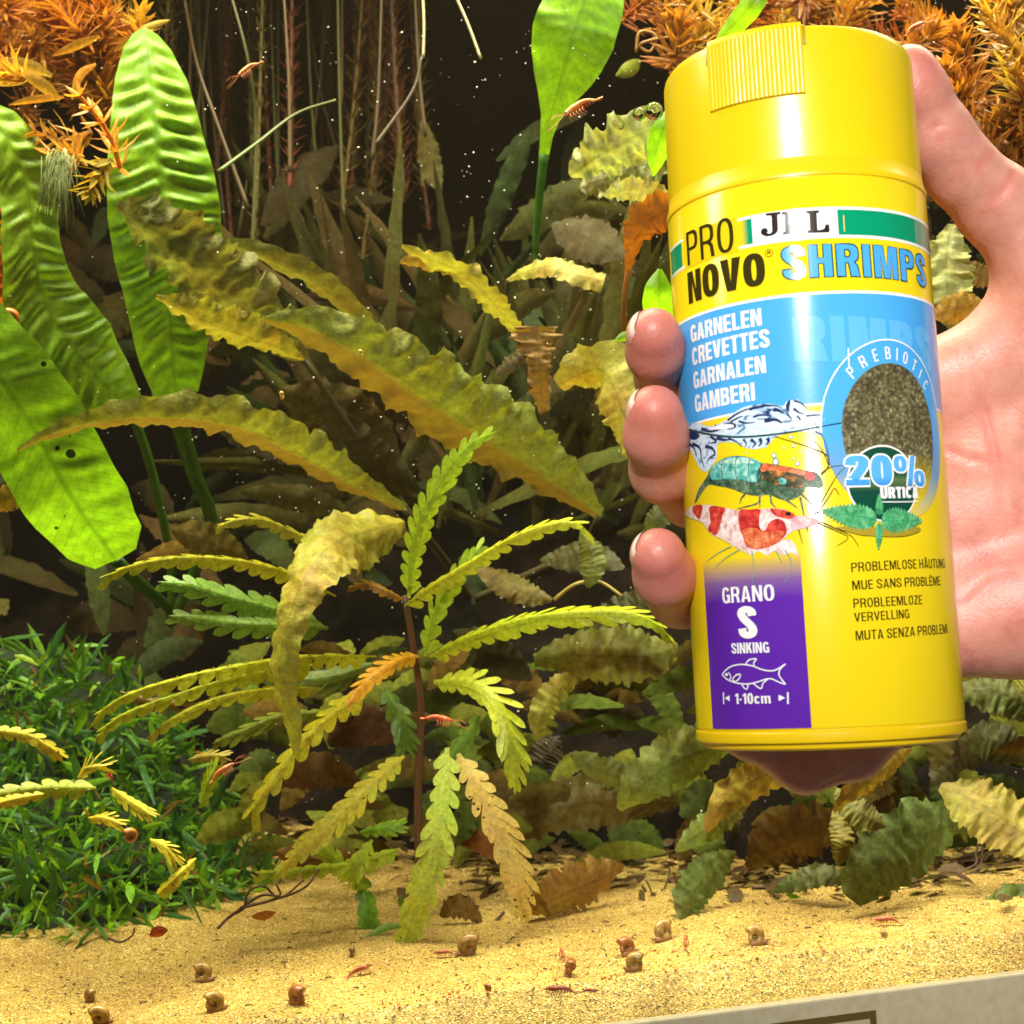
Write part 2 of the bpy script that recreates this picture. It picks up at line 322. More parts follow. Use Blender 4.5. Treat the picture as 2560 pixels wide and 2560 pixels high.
def notched(parent, pts, w, col, n=13, mat=None, fold=5, seed=0, name='leaf', gap=.40):
    """deeply notched leaf: flat rachis plus rounded lobes swept towards the tip; fold = how far the two halves hang down"""
    n = max(4, int(n * 1.0)); w = w * .86; nu = 60; P = spline([cam_pt(*p) for p in pts], nu); D = P[:, 1]; T = unit(np.gradient(P, axis=0)); view = unit(P)
    side = unit(np.cross(T, view)); N = np.cross(side, T); N = N * np.where((N * view).sum(1, keepdims=True) > 0, -1, 1)
    low = -1. if side[nu // 2, 2] > 0 else 1.; f = math.radians(fold); a = f * low
    s2 = side * math.cos(a) + N * math.sin(a); n2 = N * math.cos(a) - side * math.sin(a)
    Ltot = np.linalg.norm(np.diff(P, axis=0), axis=1).sum(); V, Fc, UV = [], [], []; r = random.Random(seed); px = D.mean() / F
    prof = lambda t: min(1, .5 + 2.0 * t) * (1 if t < .6 else max(.16, 1 - ((t - .6) / .4) ** 1.5))
    rach = lambda t: .30 + .12 * t + (.45 * max(0, (t - .6) / .4))
    for i in range(nu):
        t = i / (nu - 1); hw = w * px / 2 * prof(t) * min(.85, rach(t))
        if t > .9: hw *= math.sqrt(max(.02, 1 - ((t - .9) / .1) ** 2))
        for v in (-1, -.45, 0, .45, 1):
            lat = s2[i] * math.cos(f) * v - n2[i] * math.sin(f) * abs(v)
            V.append(P[i] + lat * hw + n2[i] * (.0002 + (.10 * hw if v == 0 else 0))); UV.append((t, v * .3))
    for i in range(nu - 1):
        for k in range(4): Fc.append((i * 5 + k, i * 5 + k + 1, i * 5 + k + 6, i * 5 + k + 5))
    sp = Ltot * .93 / n
    for q in range(n):
        for sg in (-1, 1):
            t = .02 + .93 * (q + (.5 if sg > 0 else .15)) / n
            if t > .93: continue
            fi = t * (nu - 1); i = int(fi); base = P[i] + (P[min(i + 1, nu - 1)] - P[i]) * (fi - i)
            hw = w * px / 2 * prof(t) * r.uniform(.88, 1.1); an = math.radians(np.interp(t, [0, .5, 1], [42, 33, 20]) * r.uniform(.9, 1.1)); ln = max(hw / math.sin(an) * 1.05, sp * 1.05)
            lat = s2[i] * sg * math.cos(f) - n2[i] * math.sin(f); dr = T[i] * math.cos(an) + lat * math.sin(an); nl = unit(np.cross(lat, T[i])); nl = nl if nl.dot(n2[i]) > 0 else -nl
            dn = np.cross(dr, nl); wl = sp * math.sin(an) * .455 * r.uniform(.9, 1.05); k0 = len(V); tw = r.uniform(-.12, .12); lift = r.uniform(-.0003, .0001)
            for u in np.linspace(0, 1, 10):
                ww = wl * (.80 + .35 * math.sin(u * 2.3)) * (1 if u < .75 else math.sqrt(max(.02, 1 - ((u - .75) / .25) ** 2)))
                c = base + dr * ln * u + nl * (lift - .05 * ln * u * u) + T[i] * (.16 * ln * u * u)
                for v in (-1, 0, 1): V.append(c + dn * ww * v + nl * (tw * ww * v)); UV.append((t, v * .2 + .3))
            for a_ in range(9):
                for b_ in range(2): Fc.append((k0 + a_ * 3 + b_, k0 + a_ * 3 + b_ + 1, k0 + a_ * 3 + b_ + 4, k0 + a_ * 3 + b_ + 3))
    V = [M3 @ v for v in V]; col = tuple(min(.78, x * 1.3) for x in col)
    return mesh_obj(name, V, Fc, mat or MAT['notch'], parent, uv=UV, col=col)
# ------------------------------------------------------------------ plants
GRN = (.19, .42, .015); GRN2 = (.26, .50, .02); GRND = (.07, .22, .02); YEL = (.50, .46, .03); YG = (.34, .44, .03); LIME = (.30, .42, .03)
OLV = (.28, .28, .05); OLVY = (.40, .38, .06); BRN = (.20, .12, .035); TAN = (.50, .34, .07); ORG = (.55, .20, .02); DOL = (.10, .11, .025); PALE = (.36, .42, .16)

# broad ribbed leaves, left
p = empty('ribbed_leaf_plant', at(420, 1560, .60), 'tall plant with three broad bright green ribbed leaves at far left', 'water plant')
make_leaf('leaf', [(362, 70, .56), (375, 180, .555), (392, 350, .55), (408, 520, .55), (425, 700, .555), (428, 850, .56), (440, 985, .57)],
          [(0, 8), (.02, 60), (.07, 120), (.16, 178), (.28, 222), (.42, 268), (.52, 284), (.62, 272), (.72, 240), (.80, 205), (.90, 165), (1, 110)], MAT['sword'], (.24, .45, .015), p, nu=150, nv=19, fold=-.05, ribs=.10, rib_n=19, ruffle=.03, ruf_n=4, tilt=-12, seed=1)
stalk([(440, 985, .572), (455, 1080, .578), (490, 1200, .585), (525, 1320, .595), (430, 1560, .60)], .0040, .0018, MAT['sword'], p).color = (.10, .22, .02, 1)
make_leaf('leaf', [(-60, 250, .545), (20, 350, .545), (70, 480, .55), (82, 620, .55), (115, 760, .555), (185, 870, .56), (260, 960, .57), (330, 1030, .58)],
          [(0, 20), (.08, 120), (.2, 165), (.35, 140), (.5, 165), (.62, 215), (.75, 240), (.88, 190), (1, 90)], MAT['sword'], (.25, .44, .02), p, nu=130, nv=17, fold=.05, ribs=.12, rib_n=18, ruffle=.06, ruf_n=3, tilt=-18, seed=2)
stalk([(330, 1030, .58), (380, 1180, .59), (425, 1400, .60), (425, 1560, .60)], .0022, .0015, MAT['sword'], p).color = (.10, .22, .02, 1)
make_leaf('leaf', [(-150, 700, .49), (-60, 850, .49), (20, 975, .49), (95, 1090, .495), (163, 1215, .50), (225, 1310, .51), (290, 1400, .525)],
          [(0, 60), (.12, 190), (.3, 250), (.45, 265), (.58, 262), (.68, 255), (.78, 250), (.86, 215), (.93, 200), (1, 110)], MAT['spotted'], (.24, .47, .015), p, nu=110, nv=17, fold=.06, ribs=.02, rib_n=14, ruffle=.05, ruf_n=3, tilt=14, seed=3)
stalk([(290, 1400, .526), (350, 1460, .54), (420, 1520, .58), (425, 1560, .60)], .0026, .0016, MAT['sword'], p).color = (.06, .15, .02, 1)
# algae tuft on the second leaf
V, Fc = [], []
for i in range(150):
    x, y = 150 + rng.gauss(0, 14), 385 + rng.gauss(0, 8); dx = rng.gauss(-12, 22); ln = rng.uniform(60, 190)
    q = [at(x, y, .538), at(x + dx * .4, y + ln * .4, .535), at(x + dx + rng.gauss(0, 10), y + ln, .538)]
    tube(spline(q, 6), np.linspace(.00022, .00008, 6), 3, V, Fc)
tag(mesh_obj('algae_tuft', V, Fc, plain('algae', (.15, .18, .05), .7), col=None), 'pale thready algae tuft clinging to a green leaf at upper left', 'algae', kind='stuff')

p = empty('smooth_leaf_plant', at(1345, 700, .60), 'bright green leaf with dark midrib hanging in from the top edge', 'water plant')
make_leaf('leaf', [(1490, -90, .555), (1462, 0, .555), (1432, 90, .555), (1408, 180, .56), (1385, 260, .565), (1368, 330, .57), (1358, 400, .575)],
          [(0, 150), (.2, 205), (.38, 212), (.5, 185), (.58, 150), (.68, 95), (.78, 50), (.88, 32), (1, 24)], MAT['sword'], (.24, .48, .012), p, nu=90, nv=13, fold=.03, ribs=.015, rib_n=13, ruffle=.05, ruf_n=3, tilt=8, seed=4)
stalk([(1360, 385, .574), (1350, 480, .58), (1340, 600, .59), (1345, 700, .60)], .0018, .0012, MAT['sword'], p).color = (.10, .26, .04, 1)
p = empty('small_green_plant', at(1660, 830, .50), 'two short bright green leaves peeking out left of the tin', 'water plant')
make_leaf('leaf', [(1690, 260, .49), (1660, 320, .49), (1640, 380, .495), (1632, 440, .50)], lw(75, .3), MAT['sword'], (.22, .45, .012), p, nu=30, tilt=25, ribs=.03, rib_n=6)
make_leaf('leaf', [(1650, 672, .48), (1648, 730, .48), (1652, 790, .485), (1662, 850, .49)], lw(85, .1, .4), MAT['sword'], (.24, .5, .012), p, nu=30, tilt=-15, ribs=.02, rib_n=6)
make_leaf('leaf', [(1538, 850, .50), (1570, 840, .50), (1600, 850, .50)], lw(26), MAT['sword'], (.25, .45, .02), p, nu=14, nv=5)
p = empty('small_green_plant', at(1780, 160, .50), 'bright green leaf above the tin at the top edge', 'water plant')
make_leaf('leaf', [(1925, -50, .49), (1880, 10, .49), (1835, 60, .495), (1785, 110, .50)], lw(62, .2, .1), MAT['sword'], (.25, .46, .012), p, nu=34, tilt=20, ribs=.02, rib_n=7)
make_leaf('leaf', [(1600, 150, .60), (1570, 175, .60), (1540, 190, .60)], lw(40), MAT['notch'], (.25, .28, .03), p, nu=14, nv=5, crinkle=.3)

# big crinkled plant, centre-left
p = empty('crinkled_leaf_plant', at(1180, 1500, .66), 'large plant with five long crinkled olive brown leaves fanning left', 'water plant')
crypt(p, [(288, 512, .535), (350, 555, .53), (440, 620, .535), (540, 720, .545), (640, 800, .56), (760, 900, .58)], [(0, 10), (.05, 75), (.15, 150), (.3, 200), (.5, 205), (.7, 170), (.88, 110), (1, 40)], (.20, .22, .065), ribs=.05, rib_n=16, tilt=28, crinkle=.34, teeth=.20, teeth_n=20, ruffle=.22, nu=90, nv=19, fold=.2)
crypt(p, [(520, 596, .56), (620, 625, .56), (720, 670, .565), (820, 730, .575), (905, 820, .59), (1000, 960, .61)], 78, (.20, .20, .045), tilt=40, fold=.25)
crypt(p, [(390, 742, .52), (450, 775, .52), (540, 815, .525), (640, 850, .535), (760, 900, .55)], 115, (.32, .31, .05), tilt=42, teeth=.22, teeth_n=18, crinkle=.3, ruffle=.2, fold=.22)
crypt(p, [(662, 798, .495), (760, 815, .50), (880, 870, .505), (1010, 950, .515), (1130, 1035, .53), (1270, 1120, .55), (1420, 1225, .575), (1500, 1290, .59)],
      [(0, 10), (.06, 80), (.18, 150), (.35, 205), (.55, 215), (.72, 180), (.88, 105), (1, 30)], (.24, .28, .04), mat=MAT['crinkle_brown'], ribs=.045, rib_n=26, tilt=22, fold=.24, teeth=.12, teeth_n=30, crinkle=.20, ruffle=.14, ruf_n=8, nu=110, nv=21, seed=41)
crypt(p, [(45, 1126, .47), (130, 1085, .475), (260, 1050, .48), (400, 1040, .49), (560, 1055, .50), (720, 1120, .52), (860, 1200, .545), (1010, 1275, .57)],
      [(0, 8), (.06, 36), (.2, 75), (.4, 118), (.55, 130), (.7, 118), (.85, 70), (1, 24)], (.28, .30, .05), mat=MAT['crinkle_brown'], ribs=.045, rib_n=26, tilt=35, fold=.26, teeth=.13, teeth_n=34, crinkle=.2, ruffle=.16, ruf_n=9, nu=110, nv=19, seed=17)
for q in ([(1500, 1290, .59), (1430, 1380, .63), (1180, 1500, .66)], [(1010, 1275, .57), (1100, 1380, .62), (1180, 1500, .66)], [(760, 900, .58), (1000, 1250, .63), (1180, 1500, .66)]):
    stalk(q, .0012, .0016, MAT['stem'], p)
p = empty('curled_leaf_plant', at(1060, 1290, .56), 'curled yellow olive leaf drooping across the centre plant', 'water plant')
crypt(p, [(1012, 1305, .55), (930, 1325, .53), (840, 1355, .505), (770, 1430, .49), (725, 1530, .485), (700, 1640, .485), (702, 1730, .487), (725, 1810, .488), (735, 1890, .49)],
      [(0, 30), (.1, 120), (.22, 170), (.36, 165), (.5, 135), (.62, 105), (.74, 88), (.86, 72), (.95, 50), (1, 14)], (.40, .40, .045), tilt=30, twist=30, fold=.22, teeth=.07, teeth_n=40, crinkle=.22, ruffle=.08, nu=110, nv=19, seed=5)
p = empty('small_crinkled_plant', at(1330, 870, .62), 'two small crinkled leaves with an orange tip in the dark middle', 'water plant')
crypt(p, [(1005, 615, .545), (1075, 650, .545), (1150, 680, .55), (1210, 735, .555), (1260, 790, .565), (1320, 850, .58)], 72, OLVY, tilt=35, teeth=.2, teeth_n=14, ruffle=.25)
crypt(p, [(1000, 655, .55), (1040, 650, .55), (1100, 660, .55), (1170, 690, .555)], 48, (.46, .30, .05), tilt=10, teeth=.2, teeth_n=9)
crypt(p, [(1510, 705, .545), (1440, 685, .545), (1380, 665, .55), (1310, 680, .56), (1270, 700, .57)], [(0, 46), (.05, 58), (.3, 60), (.6, 50), (.85, 26), (1, 10)], OLVY, tilt=30, teeth=.12)
stalk([(1270, 700, .57), (1270, 780, .60), (1330, 870, .62)], .0008, .001, MAT['stem'], p)
p = empty('fan_leaf_plant', at(1350, 1120, .56), 'orange brown fan shaped leaf standing in the dark middle', 'water plant')
crypt(p, [(1362, 1030, .55), (1352, 970, .545), (1350, 915, .54), (1344, 865, .54), (1342, 815, .54)], [(0, 26), (.25, 50), (.5, 58), (.68, 70), (.82, 104), (.94, 128), (1, 100)], (.26, .15, .03), tilt=18, teeth=.16, teeth_n=22, ruffle=.25, crinkle=.3)
crypt(p, [(1240, 935, .56), (1290, 900, .56), (1320, 880, .56)], 36, (.16, .12, .05), teeth=.3, teeth_n=8)
p = empty('drooping_leaf_plant', at(1500, 1260, .56), 'yellow green crinkled leaf drooping behind the fingertips', 'water plant')
crypt(p, [(1395, 965, .535), (1450, 935, .53), (1510, 930, .525), (1550, 1010, .52), (1580, 1110, .52), (1600, 1190, .52)], [(0, 40), (.15, 110), (.35, 150), (.6, 140), (.85, 70), (1, 10)], (.38, .36, .05), tilt=25, teeth=.12, fold=.2)
crypt(p, [(1700, 1250, .53), (1640, 1300, .53), (1610, 1330, .535)], 60, DOL)
p = empty('pale_crinkled_plant', at(1620, 600, .58), 'pale green ruffled leaves beside the lid of the tin', 'water plant')
crypt(p, [(1425, 440, .535), (1490, 395, .53), (1570, 350, .525), (1640, 320, .52), (1720, 300, .52)], 140, PALE, tilt=15, crinkle=.45, ruffle=.35, teeth=.25, teeth_n=12)
crypt(p, [(1450, 470, .55), (1530, 440, .545), (1620, 410, .54), (1700, 400, .54)], 130, (.26, .29, .12), tilt=-15, crinkle=.45, ruffle=.3, teeth=.2)
crypt(p, [(1510, 490, .52), (1570, 475, .515), (1630, 480, .515), (1690, 500, .515)], 66, (.46, .48, .18), tilt=25, crinkle=.4, ruffle=.3)
crypt(p, [(1570, 620, .53), (1600, 560, .53), (1650, 520, .53), (1720, 500, .53)], 80, (.18, .2, .08), tilt=10, ribs=.2, rib_n=8)
p = empty('orange_leaf_plant', at(1560, 900, .57), 'orange brown leaf on a long stalk left of the tin', 'water plant')
crypt(p, [(1570, 680, .53), (1590, 600, .52), (1625, 550, .515), (1700, 510, .515)], [(0, 18), (.3, 45), (.6, 110), (.8, 120), (1, 60)], (.36, .13, .02), tilt=30, crinkle=.2)
stalk([(1572, 670, .53), (1560, 760, .54), (1560, 900, .57)], .0011, .0009, plain('orange_stalk', (.25, .09, .02)), p)
p = empty('behind_palm_plant', at(2420, 860, .60), 'pale and orange ruffled leaves seen between thumb and palm', 'water plant')
crypt(p, [(2380, 560, .53), (2365, 650, .53), (2370, 740, .53), (2380, 830, .535)], 130, (.42, .44, .16), tilt=10, crinkle=.4, ruffle=.3)
crypt(p, [(2330, 790, .52), (2400, 770, .52), (2470, 760, .525)], 80, (.42, .24, .03), crinkle=.35)
crypt(p, [(2400, 660, .54), (2450, 690, .54), (2500, 700, .54)], 60, (.28, .16, .03), crinkle=.3)

# lower right crinkled plants
p = empty('serrated_leaf_plant', at(1520, 2190, .60), 'serrated olive leaves low beside the left edge of the tin', 'water plant')
stuff = [([(1335, 1652, .55), (1420, 1640, .545), (1530, 1640, .54), (1630, 1640, .54), (1695, 1612, .545)], [(0, 30), (.15, 80), (.4, 140), (.65, 150), (.85, 100), (1, 10)], (.26, .28, .05), 10),
 ([(1342, 1852, .535), (1355, 1785, .535), (1395, 1725, .54), (1460, 1680, .55)], 82, (.36, .34, .04), 20),
 ([(1345, 1950, .57), (1365, 1890, .57), (1400, 1840, .575)], 100, (.10, .075, .035), 0),
 ([(1425, 1885, .55), (1490, 1920, .55), (1560, 1955, .555), (1640, 2000, .565)], 92, (.20, .22, .045), 25),
 ([(1548, 2025, .525), (1610, 1960, .52), (1690, 1905, .525), (1780, 1870, .535), (1860, 1860, .55)], 165, (.22, .28, .045), 22),
 ([(1255, 2110, .56), (1340, 2040, .555), (1450, 2010, .555), (1600, 2000, .565), (1700, 2010, .58)], 165, (.20, .165, .04), 15),
 ([(1640, 1480, .56), (1560, 1530, .565), (1450, 1580, .575)], 110, DOL, 15),
 ([(1380, 1500, .55), (1310, 1480, .55), (1230, 1440, .555), (1190, 1420, .56)], 84, (.28, .24, .04), 20),
 ([(1470, 1470, .545), (1480, 1400, .545), (1450, 1330, .55)], 80, (.20, .24, .04), -20),
 ([(1560, 1420, .58), (1480, 1390, .585), (1350, 1400, .60)], 90, DOL, 20)]
for i, (q, w, c, tl) in enumerate(stuff): crypt(p, q, w if isinstance(w, list) else w * .9, tuple(x * .78 for x in c), tilt=tl, ribs=.06, rib_n=12, crinkle=.22, teeth_n=34, seed=60 + i)
stalk([(1385, 1500, .55), (1440, 1460, .55), (1500, 1455, .55), (1555, 1490, .55)], .0008, .0005, plain('pale_runner', (.45, .35, .08)), p)
p = empty('yellow_leaf_plant', at(2030, 2170, .57), 'yellow and green pointed leaves right below the tin', 'water plant')
stuff = [([(1765, 2080, .50), (1800, 2020, .50), (1860, 1965, .505), (1960, 1920, .515), (2060, 1880, .53)], 120, (.50, .38, .05), 22),
 ([(1690, 2128, .51), (1740, 2090, .51), (1800, 2050, .515), (1880, 2000, .53)], 92, (.24, .32, .06), 20),
 ([(2085, 2030, .50), (2130, 1980, .50), (2190, 1940, .505), (2280, 1870, .52)], 76, (.48, .36, .05), 30),
 ([(2215, 2065, .50), (2170, 2045, .50), (2120, 2010, .505), (2090, 1970, .51)], 88, (.28, .30, .07), 10),
 ([(2095, 2165, .515), (2108, 2110, .515), (2100, 2060, .52), (2085, 2020, .525)], 72, (.32, .32, .05), 20),
 ([(1700, 2298, .51), (1725, 2245, .515), (1770, 2190, .52), (1840, 2130, .53)], 125, (.14, .20, .04), 25),
 ([(2130, 2205, .52), (2060, 2185, .52), (1980, 2205, .525), (1930, 2230, .53)], 76, (.12, .15, .035), 25)]
for i, (q, w, c, tl) in enumerate(stuff): crypt(p, q, w * .88, tuple(x * .85 for x in c), tilt=tl, ribs=.06, rib_n=11, crinkle=.22, teeth_n=30, seed=80 + i)
p = empty('green_leaf_plant', at(2420, 2150, .58), 'broad green ridged leaf lying over sand at lower right', 'water plant')
crypt(p, [(2128, 2250, .505), (2175, 2190, .505), (2240, 2130, .51), (2320, 2085, .52), (2400, 2060, .54)], [(0, 60), (.1, 130), (.3, 185), (.55, 190), (.8, 130), (1, 40)], (.13, .20, .05), tilt=20, ribs=.06, rib_n=12, crinkle=.2, seed=91)
p = empty('ridged_leaf_plant', at(2470, 1900, .60), 'olive yellow ridged leaves at the right edge under the palm', 'water plant')
for i, (q, w, c, tl) in enumerate([([(2620, 2130, .51), (2540, 2070, .515), (2450, 2010, .52), (2350, 1965, .53)], [(0, 40), (.2, 130), (.45, 165), (.75, 140), (1, 20)], (.33, .29, .045), 20),
 ([(2600, 1800, .53), (2520, 1740, .53), (2430, 1725, .535), (2380, 1730, .54)], 110, (.14, .18, .04), 20), ([(2600, 1700, .53), (2560, 1730, .53), (2500, 1760, .535)], 90, (.34, .36, .06), 10),
 ([(2560, 1900, .56), (2480, 1850, .56), (2400, 1850, .57)], 110, DOL, 10), ([(2330, 1960, .57), (2400, 1900, .58), (2480, 1880, .59)], 110, (.10, .09, .03), 10)]):
    crypt(p, q, w, c, tilt=tl, ribs=.05, rib_n=10, seed=100 + i)
for q, w, c, lab in [([(1315, 2285, .53), (1380, 2250, .53), (1460, 2215, .53), (1560, 2165, .54)], 140, (.30, .18, .04), 'wilted orange brown leaf lying on the sand in the middle'),
                ([(1870, 2170, .56), (1960, 2110, .555), (2050, 2080, .555), (2140, 2060, .56)], 170, (.17, .10, .025), 'large rotting brown leaf under the yellow leaves below the tin'),
                ([(1100, 2290, .53), (1150, 2270, .53), (1205, 2305, .53)], 70, (.22, .14, .04), 'small brown oval leaf lying by a twig on the sand'),
                ([(1430, 2310, .535), (1500, 2330, .53), (1580, 2360, .53)], 80, (.24, .16, .06), 'translucent grey brown leaf on sand behind the snail trio')]:
    p = empty('fallen_leaf', at(*q[0]), lab, 'dead leaf', 'dead leaves on the sand'); crypt(p, q, w, c, tilt=35, ruffle=.2, seed=int(q[0][0]))

# the notched plant in the middle
p = empty('notched_leaf_plant', at(1050, 2230, .545), 'centre plant with arching yellow green deeply notched leaves', 'water plant')
stalk([(1012, 1490, .53), (1030, 1600, .535), (1052, 1760, .54), (1045, 2000, .545), (1050, 2240, .545)], .0012, .0017, plain('red_brown_stem', (.10, .04, .02)), p, 'stem', 24)
NL = [([(1022, 1495, .53), (1030, 1400, .522), (1060, 1290, .515), (1120, 1180, .51), (1180, 1110, .507), (1242, 1078, .505)], 66, LIME, 14, 'notch', 8),
 ([(1010, 1515, .53), (1080, 1465, .52), (1170, 1410, .51), (1280, 1345, .50), (1370, 1312, .495), (1440, 1310, .493), (1488, 1370, .495)], 60, (.42, .44, .03), 15, 'notch', 36),
 ([(1062, 1640, .535), (1085, 1540, .53), (1120, 1470, .525), (1165, 1410, .52), (1212, 1352, .52)], 62, LIME, 9, 'notch', 20),
 ([(1075, 1640, .535), (1180, 1590, .52), (1320, 1545, .505), (1450, 1530, .50), (1560, 1530, .497), (1640, 1560, .497), (1692, 1622, .50)], 84, (.38, .44, .02), 18, 'notch', 34),
 ([(1085, 1705, .53), (1170, 1705, .515), (1235, 1745, .505), (1270, 1830, .50), (1288, 1910, .50), (1287, 1985, .50)], 92, (.40, .46, .04), 13, 'notch', 14),
 ([(1045, 1640, .53), (985, 1655, .515), (920, 1700, .505), (864, 1768, .50)], 58, (.62, .33, .03), 10, 'notch', 20),
 ([(815, 1372, .53), (745, 1335, .525), (660, 1300, .52), (590, 1300, .518), (538, 1322, .518)], 54, (.42, .40, .04), 9, 'notch', 36),
 ([(840, 1490, .53), (740, 1440, .515), (620, 1405, .50), (480, 1392, .49), (370, 1405, .485), (290, 1430, .483), (243, 1472, .485)], 62, (.44, .44, .03), 15, 'notch', 38),
 ([(800, 1560, .53), (690, 1525, .52), (560, 1490, .512), (480, 1465, .51), (395, 1455, .51)], 78, (.20, .36, .04), 9, 'notch', 18),
 ([(820, 1570, .53), (720, 1565, .52), (600, 1560, .512), (500, 1545, .51), (420, 1540, .51)], 72, (.20, .34, .04), 9, 'notch', 18),
 ([(940, 1640, .53), (800, 1640, .51), (650, 1655, .495), (490, 1685, .48), (350, 1725, .475), (270, 1765, .473), (224, 1822, .473)], 66, (.44, .47, .025), 17, 'notch', 40),
 ([(800, 1660, .52), (600, 1690, .50), (430, 1740, .488), (300, 1790, .482), (232, 1855, .48)], 56, (.40, .44, .03), 14, 'notch', 40),
 ([(800, 1720, .52), (680, 1722, .505), (560, 1740, .495), (450, 1785, .488), (362, 1850, .486)], 58, (.46, .46, .03), 13, 'notch', 38),
 ([(920, 1730, .525), (840, 1775, .51), (750, 1860, .50), (680, 1950, .495), (640, 2010, .493), (632, 2070, .493)], 66, (.48, .46, .03), 9, 'notch', 28),
 ([(1010, 1890, .53), (940, 1950, .515), (860, 2030, .505), (770, 2110, .50), (690, 2188, .498)], 74, (.46, .46, .05), 12, 'notch_spot', 16),
 ([(1118, 1870, .525), (1115, 1960, .515), (1100, 2060, .508), (1075, 2170, .505), (1040, 2280, .503), (995, 2392, .503)], 92, (.36, .46, .05), 12, 'notch_spot', 6),
 ([(1145, 1885, .525), (1185, 1950, .515), (1240, 2050, .508), (1285, 2160, .505), (1300, 2240, .503), (1305, 2310, .503)], 92, (.48, .37, .10), 12, 'notch_spot', 8),
 ([(1010, 1500, .53), (970, 1480, .525), (920, 1460, .525), (870, 1470, .525)], 38, (.36, .20, .04), 8, 'notch', 30),
 ([(1000, 2120, .54), (950, 2140, .53), (890, 2160, .525), (640, 2185, .51)], 36, (.30, .38, .03), 10, 'notch', 30),
 ([(960, 1720, .545), (1000, 1800, .54), (1020, 1880, .54)], 74, (.12, .22, .03), 6, 'notch', 10),
 ([(930, 1660, .55), (840, 1690, .55), (760, 1700, .55)], 90, (.14, .20, .03), 7, 'notch', 20),
 ([(820, 1780, .54), (700, 1790, .535), (600, 1830, .53), (530, 1860, .53)], 56, (.20, .24, .03), 9, 'notch', 30),
 ([(1200, 1790, .55), (1160, 1850, .55), (1120, 1900, .55)], 60, (.14, .24, .03), 5, 'notch', 10),
 ([(920, 2230, .525), (860, 2170, .525), (800, 2110, .525)], 50, LIME, 6, 'notch', 10),
 ([(930, 2100, .52), (900, 2150, .515), (870, 2200, .515)], 60, YG, 6, 'notch', 10),
 ([(900, 2080, .53), (960, 2070, .525), (1010, 2060, .525)], 50, (.2, .36, .03), 6, 'notch', 20),
 ([(905, 2180, .53), (920, 2280, .525), (935, 2370, .525)], 60, (.14, .30, .02), 7, 'notch', 10)]
for i, (q, w, c, n, mt, tl) in enumerate(NL): notched(p, q, w, c, n, MAT[mt], tl, seed=200 + i)
for q, w, c, lab in [([(-30, 1825, .47), (60, 1835, .47), (110, 1860, .472), (165, 1895, .475)], 50, YEL, 'yellow notched leaf lying on the moss at the left edge'),
    ([(240, 1970, .48), (120, 1970, .475), (0, 1985, .47), (-60, 2000, .47)], 66, (.34, .40, .03), 'long green notched leaf lying across the moss at left edge'),
    ([(110, 1985, .462), (50, 1995, .46), (-30, 2015, .46)], 44, YEL, 'thin yellow leaf under the long green one on the moss'),
    ([(280, 1970, .47), (320, 2000, .468), (378, 2038, .468)], 54, YEL, 'short yellow notched leaf pointing down right on the moss'),
    ([(220, 2045, .465), (260, 2045, .463), (306, 2062, .463)], 46, YEL, 'short yellow speckled leaf left of the orange snail'),
    ([(375, 2098, .465), (410, 2115, .463), (443, 2155, .463)], 56, YEL, 'short yellow green leaf right of the orange snail'),
    ([(490, 2145, .465), (450, 2185, .462), (396, 2236, .462)], 44, YEL, 'yellow leaf at the bottom right of the moss'),
    ([(195, 1945, .468), (220, 1920, .466), (262, 1915, .466)], 60, YEL, 'small curled yellow leaf in the middle of the moss'),
    ([(300, 1730, .50), (420, 1760, .50), (500, 1730, .50)], 50, (.20, .13, .03), 'brown notched leaf behind the moss'),
    ([(500, 2020, .48), (520, 1960, .478), (545, 1910, .478)], 56, LIME, 'upright green notched leaf at the right of the moss'),
    ([(470, 1900, .48), (520, 1890, .48), (565, 1890, .48)], 44, (.36, .30, .03), 'small olive leaf above the upright leaf on the moss')]:
    o = notched(None, q, w, c, 7, MAT['notch_spot'] if c == YEL else MAT['notch'], 22, seed=int(q[0][1]), name='loose_leaf'); tag(o, lab, 'leaf', 'loose leaves on the moss')
